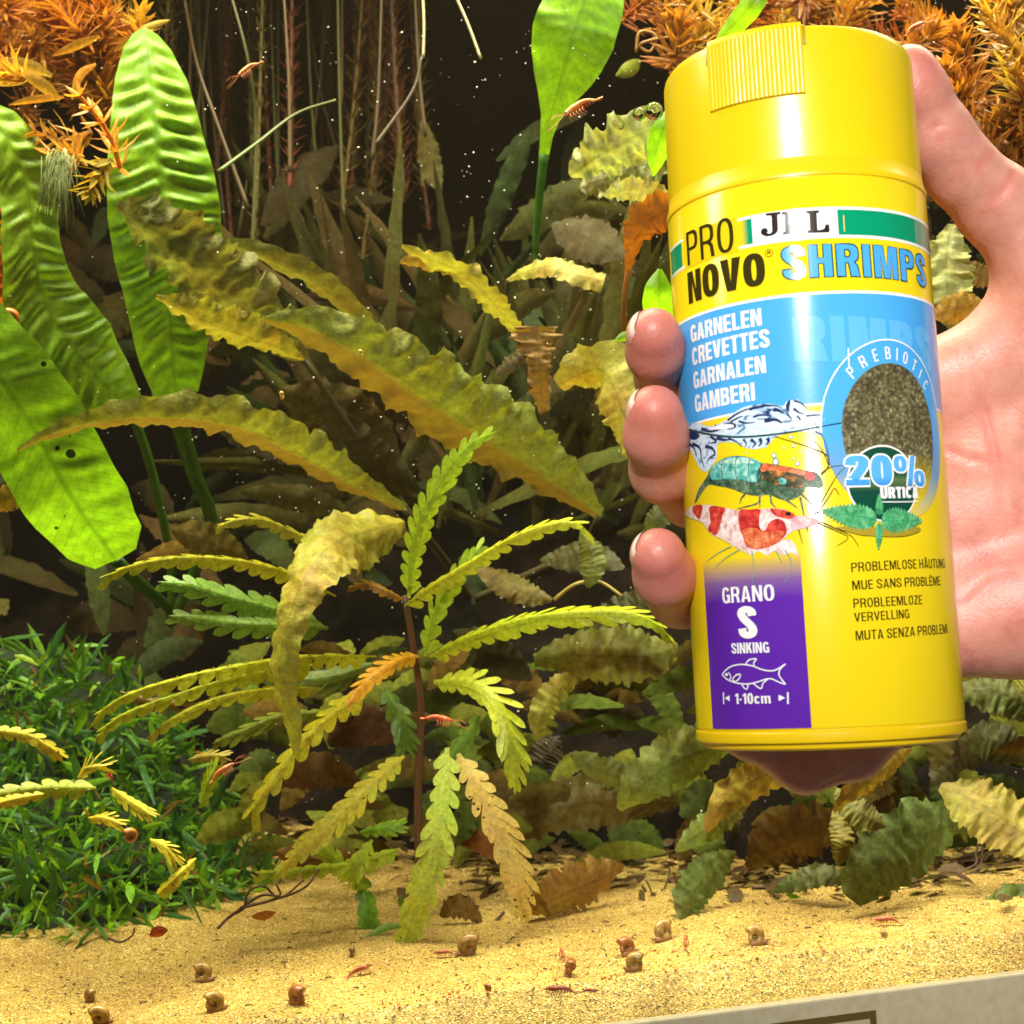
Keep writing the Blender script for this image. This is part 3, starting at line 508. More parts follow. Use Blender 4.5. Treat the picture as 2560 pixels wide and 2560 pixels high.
# ------------------------------------------------------------------ fine leaved plants
def needle_shoot(parent, pts, ln, col, per=7, whorls=16, wd=.0011, name='shoot', seed=0, up=.5):
    """a stem with whorls of narrow leaves, one part"""
    r = random.Random(seed); P = np.array([M3 @ q for q in spline([cam_pt(*x) for x in pts], whorls)]); V, Fc = [], []
    tube(P, np.linspace(.0011, .0006, whorls), 5, V, Fc); T = unit(np.gradient(P, axis=0))
    for i in range(whorls):
        A = unit(np.cross(T[i], [.3, .8, .2])); B = np.cross(T[i], A); k = 1 if i < whorls - 3 else .75
        for j in range(per):
            a = 6.283 * j / per + i * .7 + r.uniform(-.3, .3); out = A * math.cos(a) + B * math.sin(a); L_ = ln * k * r.uniform(.6, 1.15)
            d = unit(out + T[i] * r.uniform(up - .3, up + .4) + np.array([r.gauss(0, .15) for _ in range(3)])); sd = unit(np.cross(d, T[i] + .01)); nn = np.cross(sd, d); b0 = len(V); w = wd * r.uniform(.7, 1.2)
            cv = r.uniform(-.15, .3)
            for u, ww in ((0, .4), (.3, 1), (.65, .85), (1, .08)):
                c = P[i] + d * L_ * u + nn * cv * L_ * u * u
                V.append(c - sd * w * ww); V.append(c + nn * w * ww * .35); V.append(c + sd * w * ww)
            for q in range(3):
                for z in range(2): Fc.append((b0 + q * 3 + z, b0 + q * 3 + z + 1, b0 + q * 3 + z + 4, b0 + q * 3 + z + 3))
    return mesh_obj(name, V, Fc, MAT['needle'], parent, col=col, smooth=False)
p = empty('orange_needle_plant', at(100, 560, .60), 'bushy orange fine leaved plant in the top left corner', 'water plant')
for i in range(26):
    x, y = rng.uniform(-60, 330), rng.uniform(-60, 230); d = rng.uniform(.575, .66); dx, dy = rng.uniform(-130, 60), rng.uniform(60, 160)
    c = random.Random(i).choice([(.54, .27, .05), (.50, .22, .035), (.56, .34, .08), (.40, .14, .025)])
    needle_shoot(p, [(x - dx, y + dy, d + .01), (x - dx * .4, y + dy * .4, d), (x, y, d), (x + dx * .3, y - dy * .5, d)], .0130, c, 8, 14, .0008, seed=i)
for i, (q, c) in enumerate([([(60, 200, .50), (20, 175, .50), (-30, 170, .5)], (.62, .36, .05)), ([(300, 420, .54), (270, 330, .53), (200, 240, .52)], (.58, .30, .04)), ([(280, 400, .53), (250, 430, .53), (225, 480, .53)], (.45, .38, .05)), ([(350, 110, .575), (352, 60, .575), (350, 30, .575)], (.5, .28, .04)), ([(20, 620, .56), (10, 540, .56), (0, 480, .56)], (.5, .14, .015)), ([(10, 780, .56), (0, 700, .56), (0, 640, .56)], (.5, .16, .015)),
                          ([(230, 330, .55), (150, 350, .55), (90, 330, .55)], (.4, .22, .04)), ([(200, 395, .545), (170, 385, .54), (140, 390, .54)], (.5, .28, .04))]):
    needle_shoot(p, q, .011, c, 6, 6, .0011, seed=50 + i)
for q, w, c in [([(130, 190, .57), (70, 165, .565), (-20, 150, .56)], 34, (.62, .40, .10)), ([(150, 250, .565), (95, 205, .56), (40, 180, .56)], 34, (.62, .36, .06)), ([(160, 243, .56), (90, 248, .555), (22, 262, .555)], 20, (.62, .34, .05)), ([(80, 196, .565), (30, 205, .56), (-20, 212, .56)], 22, (.60, .36, .07)), ([(250, 90, .57), (200, 110, .57), (130, 140, .57)], 24, (.6, .32, .05)), ([(240, 160, .57), (200, 190, .565), (180, 250, .565)], 22, (.58, .3, .04)), ([(345, 75, .57), (390, 60, .57), (425, 50, .57)], 18, (.5, .36, .06)), ([(345, 85, .57), (320, 100, .57), (285, 130, .57)], 18, (.5, .34, .05))]:
    make_leaf('leaf', q, lw(w, .3), MAT['needle'], c, p, nu=20, nv=5, tilt=-15)
p = empty('orange_needle_plant', at(2450, 620, .64), 'reddish fine leaved plant behind the thumb at upper right', 'water plant')
for i in range(26):
    x, y = rng.uniform(2330, 2600), rng.uniform(-40, 520); d = rng.uniform(.53, .64); dx, dy = rng.uniform(-80, 110), rng.uniform(60, 140)
    c = random.Random(i).choice([(.40, .20, .03), (.36, .15, .02), (.46, .30, .05), (.28, .12, .02)])
    needle_shoot(p, [(x + dx, y + dy, d + .01), (x + dx * .4, y + dy * .4, d), (x, y, d), (x - dx * .3, y - dy * .5, d)], .0125, c, 8, 12, .0010, seed=100 + i)
p = empty('orange_needle_plant', at(1990, 300, .66), 'brownish fine leaved plant along the top edge above the tin', 'water plant')
for i in range(26):
    x, y = rng.uniform(1640, 2330), rng.uniform(-60, 95); d = rng.uniform(.55, .66); dx, dy = rng.uniform(-120, 120), rng.uniform(40, 110)
    c = random.Random(i).choice([(.38, .17, .03), (.42, .20, .03), (.30, .10, .02), (.40, .26, .05)])
    needle_shoot(p, [(x + dx, y + dy, d + .01), (x + dx * .4, y + dy * .4, d), (x, y, d), (x - dx * .3, y - dy * .5, d)], .0125, c, 7, 11, .0009, seed=140 + i)
stalk([(1590, 130, .56), (1600, 80, .56), (1640, 90, .56), (1625, 130, .56), (1600, 110, .56), (1680, 95, .56), (1740, 130, .57)], .0007, .0005, plain('curled_root', (.35, .17, .04)), p, 'curled_root', 40)
# tall dim stems in the background
p = empty('stem_plant', at(850, 700, .80), 'dim brown thin stemmed plants rising in the dark background', 'water plant')
for i in range(30):
    x = rng.uniform(420, 1050); d = rng.uniform(.70, .86); ln = rng.uniform(-60, 60); y1 = rng.uniform(350, 650)
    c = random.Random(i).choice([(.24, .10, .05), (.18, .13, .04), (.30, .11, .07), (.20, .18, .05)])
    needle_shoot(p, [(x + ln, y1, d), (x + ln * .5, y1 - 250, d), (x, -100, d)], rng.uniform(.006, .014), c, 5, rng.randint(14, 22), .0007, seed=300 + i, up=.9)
for q, c in (([(630, 640, .62), (640, 330, .62), (620, 150, .61), (570, -40, .61)], (.16, .16, .05)), ([(725, 430, .62), (722, 200, .62), (708, -40, .62)], (.22, .14, .07)), ([(930, 400, .64), (945, 250, .64), (955, -40, .64)], (.16, .10, .05)),
             ([(620, 520, .61), (540, 300, .61), (490, 150, .61), (455, -40, .60)], (.20, .13, .06)), ([(940, 360, .63), (1030, 230, .63), (1055, 140, .63)], (.22, .16, .10)), ([(545, 430, .58), (640, 360, .59), (740, 285, .60), (840, 250, .60)], (.18, .24, .04))):
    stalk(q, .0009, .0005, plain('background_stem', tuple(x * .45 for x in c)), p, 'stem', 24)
for q in ([(1058, 145, .56), (1060, 60, .56), (1056, -30, .56)], [(1202, 147, .56), (1170, 60, .56), (1130, -30, .56)]):
    o = stalk(q, .0005, .0005, plain('pale_root', (.55, .48, .30)), None, 'hanging_root'); tag(o, 'pale hanging root thread %s the top dark gap' % ('left in' if q[0][0] < 1100 else 'slanting in'), 'root')
# long dim strap leaves fanning up in the background
p = empty('strap_leaf_plant', at(1250, 1330, .74), 'fan of long dim strap leaves rising in the dark background', 'water plant')
r3 = random.Random(9)
for i in range(110):
    bx = r3.uniform(850, 1600); by = r3.uniform(1000, 1350); an = math.radians(90 + (1250 - bx) * .06 + r3.gauss(0, 34)); ln = r3.uniform(350, 900); d = r3.uniform(.64, .80)
    ex, ey = bx + math.cos(an) * ln, by - math.sin(an) * ln
    if 1090 < ex < 1330 and ey < 480: ey = r3.uniform(520, 800)
    mx_, my_ = (bx + ex) / 2, (by + ey) / 2 - r3.uniform(0, 60); dr = r3.uniform(-60, 60)
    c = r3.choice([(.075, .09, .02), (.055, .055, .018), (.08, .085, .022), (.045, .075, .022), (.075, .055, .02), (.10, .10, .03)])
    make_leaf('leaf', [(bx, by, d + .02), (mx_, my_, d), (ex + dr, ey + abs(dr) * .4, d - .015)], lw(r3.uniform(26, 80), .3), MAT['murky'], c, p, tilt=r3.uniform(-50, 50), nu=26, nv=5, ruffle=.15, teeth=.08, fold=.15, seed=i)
for i in range(18):
    x = r3.uniform(420, 1050); d = r3.uniform(.66, .78); y1 = r3.uniform(250, 620); sl = r3.uniform(-90, 90)
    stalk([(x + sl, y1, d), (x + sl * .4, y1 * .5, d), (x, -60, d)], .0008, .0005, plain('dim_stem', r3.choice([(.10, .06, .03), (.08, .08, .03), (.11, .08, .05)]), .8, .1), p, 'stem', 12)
# dim broad leaves that fill the back
p = empty('background_leaf_plant', at(1200, 1200, .80), 'mass of dark blurred brown and olive leaves in the background', 'water plant')
r2 = random.Random(77)
for i in range(270):
    x, y = r2.uniform(-100, 2650), r2.uniform(330, 1950)
    if 1080 < x < 1330 and y < 560: continue
    d = r2.uniform(.64, .82) + (.04 if y < 700 else 0); an = r2.uniform(-.4, 2.6) if x > 1200 else r2.uniform(.6, 3.5); ln = r2.uniform(150, 380)
    dx, dy = math.cos(an) * ln / 2, -math.sin(an) * ln / 2 * .7
    c = r2.choice([(.06, .05, .018), (.07, .045, .016), (.05, .065, .02), (.04, .055, .022), (.085, .08, .025), (.04, .032, .015)])
    crypt(p, [(x - dx, y - dy, d), (x, y - 25, d + .005), (x + dx, y + dy, d + .02)], r2.uniform(45, 120), c, tilt=r2.uniform(-50, 50), nu=22, nv=7, seed=i, mat=MAT['murky'])
for i, (q, w, c) in enumerate([([(1330, 320, .66), (1270, 450, .67), (1200, 640, .69)], 60, (.05, .08, .03)), ([(1100, 480, .7), (1080, 420, .7), (1060, 300, .7)], 60, (.10, .09, .03)), ([(1500, 450, .62), (1400, 500, .63), (1250, 600, .66)], 90, (.08, .09, .03)), ([(1560, 640, .60), (1480, 600, .61), (1380, 560, .63)], 120, (.08, .07, .04)),
        ([(700, 980, .6), (850, 1040, .61), (1000, 1150, .63)], 160, (.10, .085, .03)), ([(820, 1010, .60), (900, 1150, .61), (1050, 1230, .63)], 150, (.08, .07, .03)), ([(430, 1325, .56), (520, 1355, .56), (620, 1400, .565)], 100, (.17, .13, .035)), ([(-30, 1275, .52), (30, 1245, .52), (90, 1250, .525)], 70, (.36, .24, .04)), ([(550, 1380, .57), (480, 1370, .57), (340, 1400, .575)], 60, (.2, .13, .03)), ([(600, 1230, .6), (760, 1250, .6), (900, 1300, .62)], 70, (.1, .09, .03)),
        ([(1420, 1700, .6), (1500, 1780, .6), (1620, 1800, .61)], 120, (.08, .07, .035)), ([(1130, 1580, .6), (1230, 1640, .6), (1330, 1700, .61)], 110, (.07, .07, .03)), ([(820, 1860, .57), (900, 1820, .57), (1000, 1850, .58)], 120, (.12, .06, .035)), ([(700, 1960, .56), (800, 1930, .56), (900, 1960, .57)], 100, (.14, .08, .03)), ([(1200, 1940, .57), (1300, 2000, .57), (1350, 2100, .57)], 110, (.14, .10, .03)), ([(1100, 2090, .555), (1180, 2080, .555), (1240, 2150, .555)], 90, (.25, .11, .03)), ([(690, 2130, .55), (780, 2150, .55), (900, 2140, .55)], 80, (.2, .12, .03))]):
    crypt(p, q, w, c, tilt=15, seed=400 + i, nu=30, nv=9, mat=MAT['murky'])
r2 = random.Random(31)
for i in range(190):                                       # low clutter on the soil bank
    x = r2.uniform(560, 2620); y = r2.uniform(1640, 2150); d = r2.uniform(.545, .625); an = r2.uniform(-.3, 3.4); ln = r2.uniform(110, 260); dx, dy = math.cos(an) * ln / 2, -math.sin(an) * ln / 2 * .6
    c = r2.choice([(.13, .09, .02), (.10, .14, .02), (.08, .12, .02), (.14, .16, .025), (.09, .07, .015), (.15, .17, .02), (.06, .08, .02), (.18, .20, .03)])
    crypt(p, [(x - dx, y - dy, d), (x, y - 20, d + .004), (x + dx, y + dy, d + .015)], r2.uniform(40, 90), c, tilt=r2.uniform(-30, 40), nu=26, nv=7, ribs=.05, rib_n=8, seed=700 + i, mat=MAT['murky'])
V, Fc = [], []                                        # leaf litter where sand meets soil
for i in range(800):
    a = r2.uniform(-.13, .24); bq = bank_b(a) + r2.gauss(-.014, .02); q0 = tk(a, bq, sand_z(a, max(0, bq)) + r2.uniform(.0005, .004)); th = r2.uniform(0, 6.28); L_ = r2.uniform(.003, .012); d = np.array([math.cos(th), math.sin(th), r2.uniform(-.1, .5)]); sd = unit(np.cross(d, [r2.gauss(0, .3), r2.gauss(0, .3), 1])); w = L_ * r2.uniform(.08, .28); k = len(V)
    for t_, ww in ((0, .3), (.35, 1), (.7, .8), (1, .1)):
        c = q0 + d * L_ * t_ + np.array([0, 0, -.3 * L_ * t_ * t_]); V += [c - sd * w * ww, c + sd * w * ww]
    Fc += [(k + 2 * j, k + 2 * j + 1, k + 2 * j + 3, k + 2 * j + 2) for j in range(3)]
tag(mesh_obj('leaf_litter', V, Fc, MAT['crinkle'], col=(.13, .08, .025)), 'brown leaf litter where the sand meets the plants', None, kind='stuff')
# moss carpet at lower left: dark mound + thousands of small leaves
def mound_h(px): return np.interp(px, [-200, 0, 200, 330, 450, 560, 650, 760], [1590, 1590, 1600, 1650, 1800, 1960, 2100, 2230])
V, Fc, cols = [], [], []
nx, ny = 40, 24
for j in range(ny + 1):
    for i in range(nx + 1):
        px = -150 + 860 * i / nx; top = mound_h(px); bot = np.interp(px, [-150, 0, 326, 512, 600, 720], [2365, 2359, 2335, 2275, 2240, 2190])
        py = bot + (top + 30 - bot) * j / ny; base = sand_hit(px, max(bot, 2190)); d0 = base[1] + .012
        V.append(at(px, py, d0 + .10 * (j / ny) ** 1.3 + .012 * mnoise.noise((px * .01, py * .01, 0))))
Fc = [(j * (nx + 1) + i, j * (nx + 1) + i + 1, (j + 1) * (nx + 1) + i + 1, (j + 1) * (nx + 1) + i) for j in range(ny) for i in range(nx)]
MV = np.array(V)
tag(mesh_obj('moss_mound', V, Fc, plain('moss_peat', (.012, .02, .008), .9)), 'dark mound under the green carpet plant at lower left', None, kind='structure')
def carpet(name, n, col, lr, label, seed, wf=(.035, .085), fwd=0.):
    r = random.Random(seed); V, Fc = [], []
    for q in range(n):
        u, v = r.random() * nx, r.random() ** .9 * ny; i, j = min(int(u), nx - 1), min(int(v), ny - 1)
        b = MV[j * (nx + 1) + i] * (1 - u + i) * (1 - v + j) + MV[j * (nx + 1) + i + 1] * (u - i) * (1 - v + j) + MV[(j + 1) * (nx + 1) + i] * (1 - u + i) * (v - j) + MV[(j + 1) * (nx + 1) + i + 1] * (u - i) * (v - j)
        b = b + np.array([r.gauss(0, .003), -abs(r.gauss(0, .006)) - fwd, r.gauss(0, .004)])
        th = r.uniform(0, 6.283); el = r.uniform(-.5, 1.35); d = np.array([math.cos(th) * math.cos(el), -abs(math.sin(th)) * math.cos(el) * .9, math.sin(el)])
        L_ = r.uniform(*lr); w = L_ * r.uniform(*wf); sd = unit(np.cross(d, [r.gauss(0, .5), 1, r.gauss(0, .5)])); nn = np.cross(sd, d); b0 = len(V); cv = r.uniform(-.5, .1)
        for t, ww in ((0, .35), (.3, 1), (.65, .9), (1, .1)):
            c = b + d * L_ * t + np.array([0, 0, cv * L_ * t * t]); V.append(c - sd * w * ww + nn * w * .3); V.append(c); V.append(c + sd * w * ww + nn * w * .3)
        for a in range(3):
            for z in range(2): Fc.append((b0 + a * 3 + z, b0 + a * 3 + z + 1, b0 + a * 3 + z + 4, b0 + a * 3 + z + 3))
    tag(mesh_obj(name, V, Fc, MAT['moss'], col=col), label, None, kind='stuff')
carpet('carpet_plant_leaves', 1000, (.10, .25, .025), (.008, .017), 'dark green small leaved carpet plant at lower left', 1)
carpet('carpet_plant_leaves', 600, (.19, .41, .05), (.009, .019), 'bright green tips of the carpet plant at lower left', 2)
carpet('carpet_plant_leaves', 420, (.07, .20, .06), (.012, .03), 'deep green stalks of the carpet plant at lower left', 3)

carpet('carpet_plant_leaves', 170, (.24, .52, .03), (.007, .014), 'larger lance shaped bright leaves on the carpet plant', 7, (.09, .15), .006)
carpet('carpet_plant_leaves', 60, (.34, .50, .05), (.006, .012), 'pale yellow green leaves on the carpet plant', 8, (.09, .16), .007)
carpet('carpet_plant_leaves', 200, (.30, .18, .05), (.006, .016), 'brown dying leaves among the carpet plant at lower left', 4)
# ------------------------------------------------------------------ animals and bits
MAT['shell'] = None
m, nt, b, out = new_mat('snail_shell'); tc = nd(nt, 'ShaderNodeTexCoord'); n1 = nd(nt, 'ShaderNodeTexNoise', i_Scale=500.0, i_Detail=5.0); nt.links.new(tc.outputs['Object'], n1.inputs[0]); oi = nd(nt, 'ShaderNodeObjectInfo')
nt.links.new(mixc(nt, oi.outputs['Color'], ramp(nt, n1.outputs[0], [(.3, (.45, .4, .35)), (.65, (1.3, 1.25, 1.1))]), 1., 'MULTIPLY'), b.inputs['Base Color']); b.inputs['Roughness'].default_value = .32; b.inputs['Subsurface Weight'].default_value = .1; b.inputs['Subsurface Radius'].default_value = (.002, .001, .0005)
MAT['shell'] = m; MAT['snail_flesh'] = plain('snail_flesh', (.24, .11, .05), .5)
def snail(loc, r, col, label, yaw=0., pitch=0.3, body=True, grp='snails on the sand'):
    e = empty('snail', loc, label, 'snail', grp); e.rotation_euler = (pitch, 0, yaw)
    V, Fc = [], []; n, turns = 44, 2.4; P, R = [], []
    for i in range(n):
        t = i / (n - 1); a = turns * 6.283 * t; k = .16 + .84 * t ** 1.5
        P.append(np.array([math.cos(a) * r * .56 * k, (.22 - .42 * t * (1 - t * .45)) * r * .5, math.sin(a) * r * .56 * k + r * .62])); R.append(r * .46 * k)
    P = np.array(P); C0 = len(V)
    tube(P, np.array(R), 10, V, Fc); mesh_obj('shell', V, Fc, MAT['shell'], e, local=True, col=col)
    if body:
        V, Fc = [], []; q = spline([(-r * .5, 0, r * .1), (0, 0, r * .12), (r * .6, 0, r * .14), (r * .98, 0, r * .2)], 12); tube(q, np.array([.1, .3, .34, .34, .34, .34, .32, .3, .28, .26, .2, .08]) * r, 8, V, Fc)
        for s in (-1, 1): tube([(r * .9, s * r * .1, r * .25), (r * 1.2, s * r * .3, r * .35)], np.array([.05, .02]) * r, 4, V, Fc)
        mesh_obj('foot', V, Fc, MAT['snail_flesh'], e, local=True)
    return e
SN = (.34, .21, .06); SNR = (.30, .11, .03)
for px, py, rr, col, yaw, lab in [(505, 2455, .0031, SN, .3, 'brown snail alone on the sand below the moss'), (228, 2505, .0022, SN, 2.6, 'small brown snail on the sand at far lower left'), (250, 2560, .0031, SN, 0, 'snail cut by the bottom edge at lower left'), (535, 2530, .0032, SN, .2, 'round snail on the sand near the bottom edge'),
        (748, 2512, .0032, SNR, 2.8, 'dark red brown snail lying on its side near the bottom'), (1172, 2385, .0036, (.24, .14, .04), 3.0, 'largest dark snail under the brown twig leaf'), (1665, 2350, .0034, SN, 3.2, 'brown snail on the sand right of the dead leaf'), (1568, 2388, .0029, SNR, .4, 'upper snail of the touching pair on the sand'), (1590, 2425, .0029, SN, 2.9, 'lower snail of the touching pair on the sand'),
        (1890, 2362, .0031, SN, .1, 'snail alone on the sand under the tin'), (1418, 2440, .0029, SNR, 2.0, 'snail with stretched reddish foot on the sand'), (880, 2390, .0017, (.26, .18, .06), 1., 'tiny snail beside the hanging yellow leaf tip'), (1220, 2478, .0012, SNR, 0., 'tiny reddish snail near the sand front'), (2210, 2345, .0013, SN, 0, 'tiny snail on the sand at lower right')]:
    pt = sand_hit(px, py); snail(pt, rr * 1.3, col, lab, yaw + rng.uniform(-.6, .6), rng.uniform(-.35, .35), rr > .0025)
snail(at(325, 2105, .46), .0030, (.45, .17, .03), 'orange snail sitting in the green moss', .5, .2, False, 'snails in the plants')
snail(at(705, 998, .485), .0017, (.70, .42, .12), 'tiny pale orange snail stuck to the front glass', 1.57, 0, False, 'snails in the plants')
snail(at(25, 815, .51), .0040, (.42, .13, .02), 'orange red snail at the left edge between leaves', .5, .2, False, 'snails in the plants')
snail(at(902, 890, .497), .0014, (.60, .45, .12), 'tiny yellow snail on the large diagonal leaf', 1.2, 0, False, 'snails in the plants')

m, nt, b, out = new_mat('shrimp_shell'); tc = nd(nt, 'ShaderNodeTexCoord'); n1 = nd(nt, 'ShaderNodeTexNoise', i_Scale=450.0, i_Detail=4.0); nt.links.new(tc.outputs['Object'], n1.inputs[0]); oi = nd(nt, 'ShaderNodeObjectInfo')
nt.links.new(mixc(nt, oi.outputs['Color'], (.75, .45, .25), ramp(nt, n1.outputs[0], [(.5, (0, 0, 0)), (.7, (.8, .8, .8))])), b.inputs['Base Color']); b.inputs['Roughness'].default_value = .3
MAT['shrimp'] = m; MAT['eye'] = plain('black_eye', (.01, .01, .01), .2); MAT['feeler'] = plain('shrimp_feeler', (.45, .12, .04), .5)
def shrimp(loc, ln, col, label, head, roll=0., grp='red shrimps on the sand'):
    """head: direction (world x,y,z) the shrimp faces"""
    e = empty('shrimp', loc, label, 'shrimp', grp); x = unit(np.array(head, float)); up = np.array([0, 0, 1.]); y = unit(np.cross(up, x)); z = np.cross(x, y)
    e.rotation_euler = Matrix(np.stack([x, y, z], 1).tolist()).to_euler()
    q = spline(np.array([(.5, 0, .10), (.38, 0, .13), (.15, 0, .15), (-.1, 0, .17), (-.3, 0, .12), (-.45, 0, .03)]) * ln, 18); rr = np.interp(np.linspace(0, 1, 18), [0, .08, .3, .45, .7, 1], [.015, .06, .095, .085, .06, .025]) * ln
    rr = rr * (1 + .05 * np.sin(np.arange(18) * 2.1)); V, Fc = [], []; tube(q, rr, 10, V, Fc); mesh_obj('body', V, Fc, MAT['shrimp'], e, local=True, col=col)
    V, Fc = [], []
    for k in (-1, -.35, .35, 1):
        tube(np.array([(-.43, 0, .04), (-.52, k * .05, .02), (-.62, k * .09, .01)]) * ln, np.array([.02, .03, .012]) * ln, 5, V, Fc)
    mesh_obj('tail_fan', V, Fc, MAT['shrimp'], e, local=True, col=col)
    V, Fc = [], []
    for i in range(5):
        for s in (-1, 1):
            a = .32 - i * .09; tube(np.array([(a, s * .05, .08), (a + .05, s * .12, -.02), (a - .02, s * .14, -.13)]) * ln, np.array([.014, .011, .006]) * ln, 4, V, Fc)
    for i in range(4):
        for s in (-1, 1): a = -.05 - i * .09; tube(np.array([(a, s * .03, .1), (a - .04, s * .04, .0)]) * ln, np.array([.02, .01]) * ln, 4, V, Fc)
    mesh_obj('legs', V, Fc, MAT['feeler'], e, local=True)
    V, Fc = [], []
    for s in (-1, 1): tube(spline(np.array([(.48, s * .02, .12), (.7, s * .12, .2), (.95, s * .3, .12)]) * ln, 7), .006 * ln, 3, V, Fc); tube(spline(np.array([(.48, s * .02, .1), (.75, s * .05, .02), (1.1, s * .1, -.04)]) * ln, 7), .006 * ln, 3, V, Fc)
    mesh_obj('feelers', V, Fc, MAT['feeler'], e, local=True)
    for s in (-1, 1):
        bm = bmesh.new(); bmesh.ops.create_icosphere(bm, subdivisions=2, radius=.026 * ln, matrix=Matrix.Translation((.43 * ln, s * .05 * ln, .15 * ln))); me = bpy.data.meshes.new('eye'); bm.to_mesh(me); bm.free(); me.materials.append(MAT['eye']); o = bpy.data.objects.new('eye', me); C.objects.link(o); o.parent = e
    return e
SW = 'orange shrimps swimming'
shrimp(at(1455, 275, .50), .0130, (.75, .22, .04), 'orange shrimp swimming beside the hanging green leaf', (-.85, -.1, -.45), grp=SW)
shrimp(at(625, 178, .54), .0095, (.62, .20, .05), 'faint orange shrimp swimming in the upper left dark', (-.8, 0, -.5), grp=SW)
shrimp(at(2290, 75, .52), .0085, (.75, .12, .02), 'red shrimp in the brown plant above the thumb', (.8, .1, .4), grp=SW)
RED = (.30, .05, .018)
for px, py, ln, hd, lab in [(900, 2440, .009, (.7, .5, .1), 'red shrimp facing right on the sand at lower middle'), (1112, 2395, .007, (-.9, .1, 0), 'red shrimp left of the largest dark snail'), (1400, 2490, .009, (-.9, .2, 0), 'red shrimp near the front edge of the sand'), (1475, 2490, .005, (.9, -.2, 0), 'tiny red shrimp touching the larger one near the sand front'),
        (2215, 2315, .009, (-.9, .1, .05), 'red shrimp on the sand below the green leaf'), (1715, 2365, .006, (.1, .6, .2), 'red shrimp between two snails left of the lone snail'), (1406, 2395, .006, (-.1, .9, .2), 'reddish shrimp standing behind the stretched snail')]:
    shrimp(sand_hit(px, py) + np.array([0, 0, .001]), ln, RED, lab, hd)
shrimp(at(1095, 1805, .50), .010, (.80, .10, .02), 'bright red shrimp clinging to the centre stem', (.9, .1, -.25), grp=SW)
shrimp(at(560, 1935, .475), .009, (.75, .16, .05), 'thin red shrimp at the right side of the moss', (.85, .1, .5), grp=SW)
shrimp(at(268, 1935, .47), .005, (.70, .04, .03), 'small red shrimp behind the curled yellow leaf', (.3, .1, -.9), grp=SW)
V, Fc = [], []                                        # dark waste and debris flecks on the open sand
for i in range(500):
    a = r2.uniform(-.25, .2); bq = abs(r2.gauss(.05, .05)) + .002; q0 = tk(a, bq, sand_z(a, bq) + .0002); th = r2.uniform(0, 6.28); L_ = r2.uniform(.0006, .0026); d = np.array([math.cos(th), math.sin(th), .05]); P_ = [q0, q0 + d * L_ * .5 + np.array([r2.gauss(0, .0003), r2.gauss(0, .0003), .0002]), q0 + d * L_]
    tube(P_, .00016 * r2.uniform(.6, 1.6), 3, V, Fc)
tag(mesh_obj('sand_debris', V, Fc, MAT['grain_d']), 'dark debris flecks scattered on the open sand', None, kind='stuff')
# roots, twigs, blades on the sand
MAT['root'] = plain('brown_root', (.07, .028, .012), .6)
def root(pts, r, lab, mat=None, name='root'):
    V, Fc = [], []
    for q in pts:
        P = spline([at(*x) for x in q], 22); tube(P, np.linspace(r, r * .6, 22), 5, V, Fc)
    return tag(mesh_obj(name, V, Fc, mat or MAT['root']), lab, 'root')
root([[(545, 2320, .49), (575, 2290, .50), (610, 2270, .50), (620, 2230, .50), (660, 2215, .50), (700, 2245, .505), (760, 2200, .51)], [(570, 2295, .50), (650, 2240, .50), (700, 2240, .5), (690, 2210, .50)], [(600, 2270, .5), (680, 2250, .5), (760, 2220, .51), (800, 2170, .52)]], .0006, 'tangled dark roots on the sand right of the moss')
root([[(270, 2345, .495), (300, 2355, .49), (330, 2340, .49), (337, 2318, .49)]], .0005, 'short curved root at the lower edge of the moss')
root([[(1605, 2215, .55), (1625, 2240, .55), (1650, 2245, .55), (1675, 2180, .555), (1670, 2170, .555)], [(1675, 2250, .55), (1640, 2245, .55), (1615, 2200, .55)]], .0005, 'curly dark roots on the sand left below the tin')
root([[(1185, 2360, .53), (1215, 2330, .53), (1260, 2280, .535)], [(1205, 2345, .53), (1190, 2300, .53)]], .0010, 'brown twig beside the largest snail')
root([[(1835, 2290, .54), (1870, 2285, .54), (1910, 2290, .54), (1925, 2250, .545), (1960, 2210, .55)], [(1880, 2220, .545), (1940, 2220, .545), (1990, 2240, .54)]], .0008, 'thin dark runner on the sand under the tin')
root([[(2400, 2180, .55), (2440, 2160, .55), (2440, 2130, .555), (2460, 2080, .56)], [(2410, 2190, .55), (2450, 2170, .55), (2455, 2110, .555)]], .0006, 'dark red roots on the sand at the right edge')
root([[(2480, 2370, .49), (2475, 2330, .50), (2450, 2300, .505)]], .0004, 'thin seedling stalk on the sand at lower right')
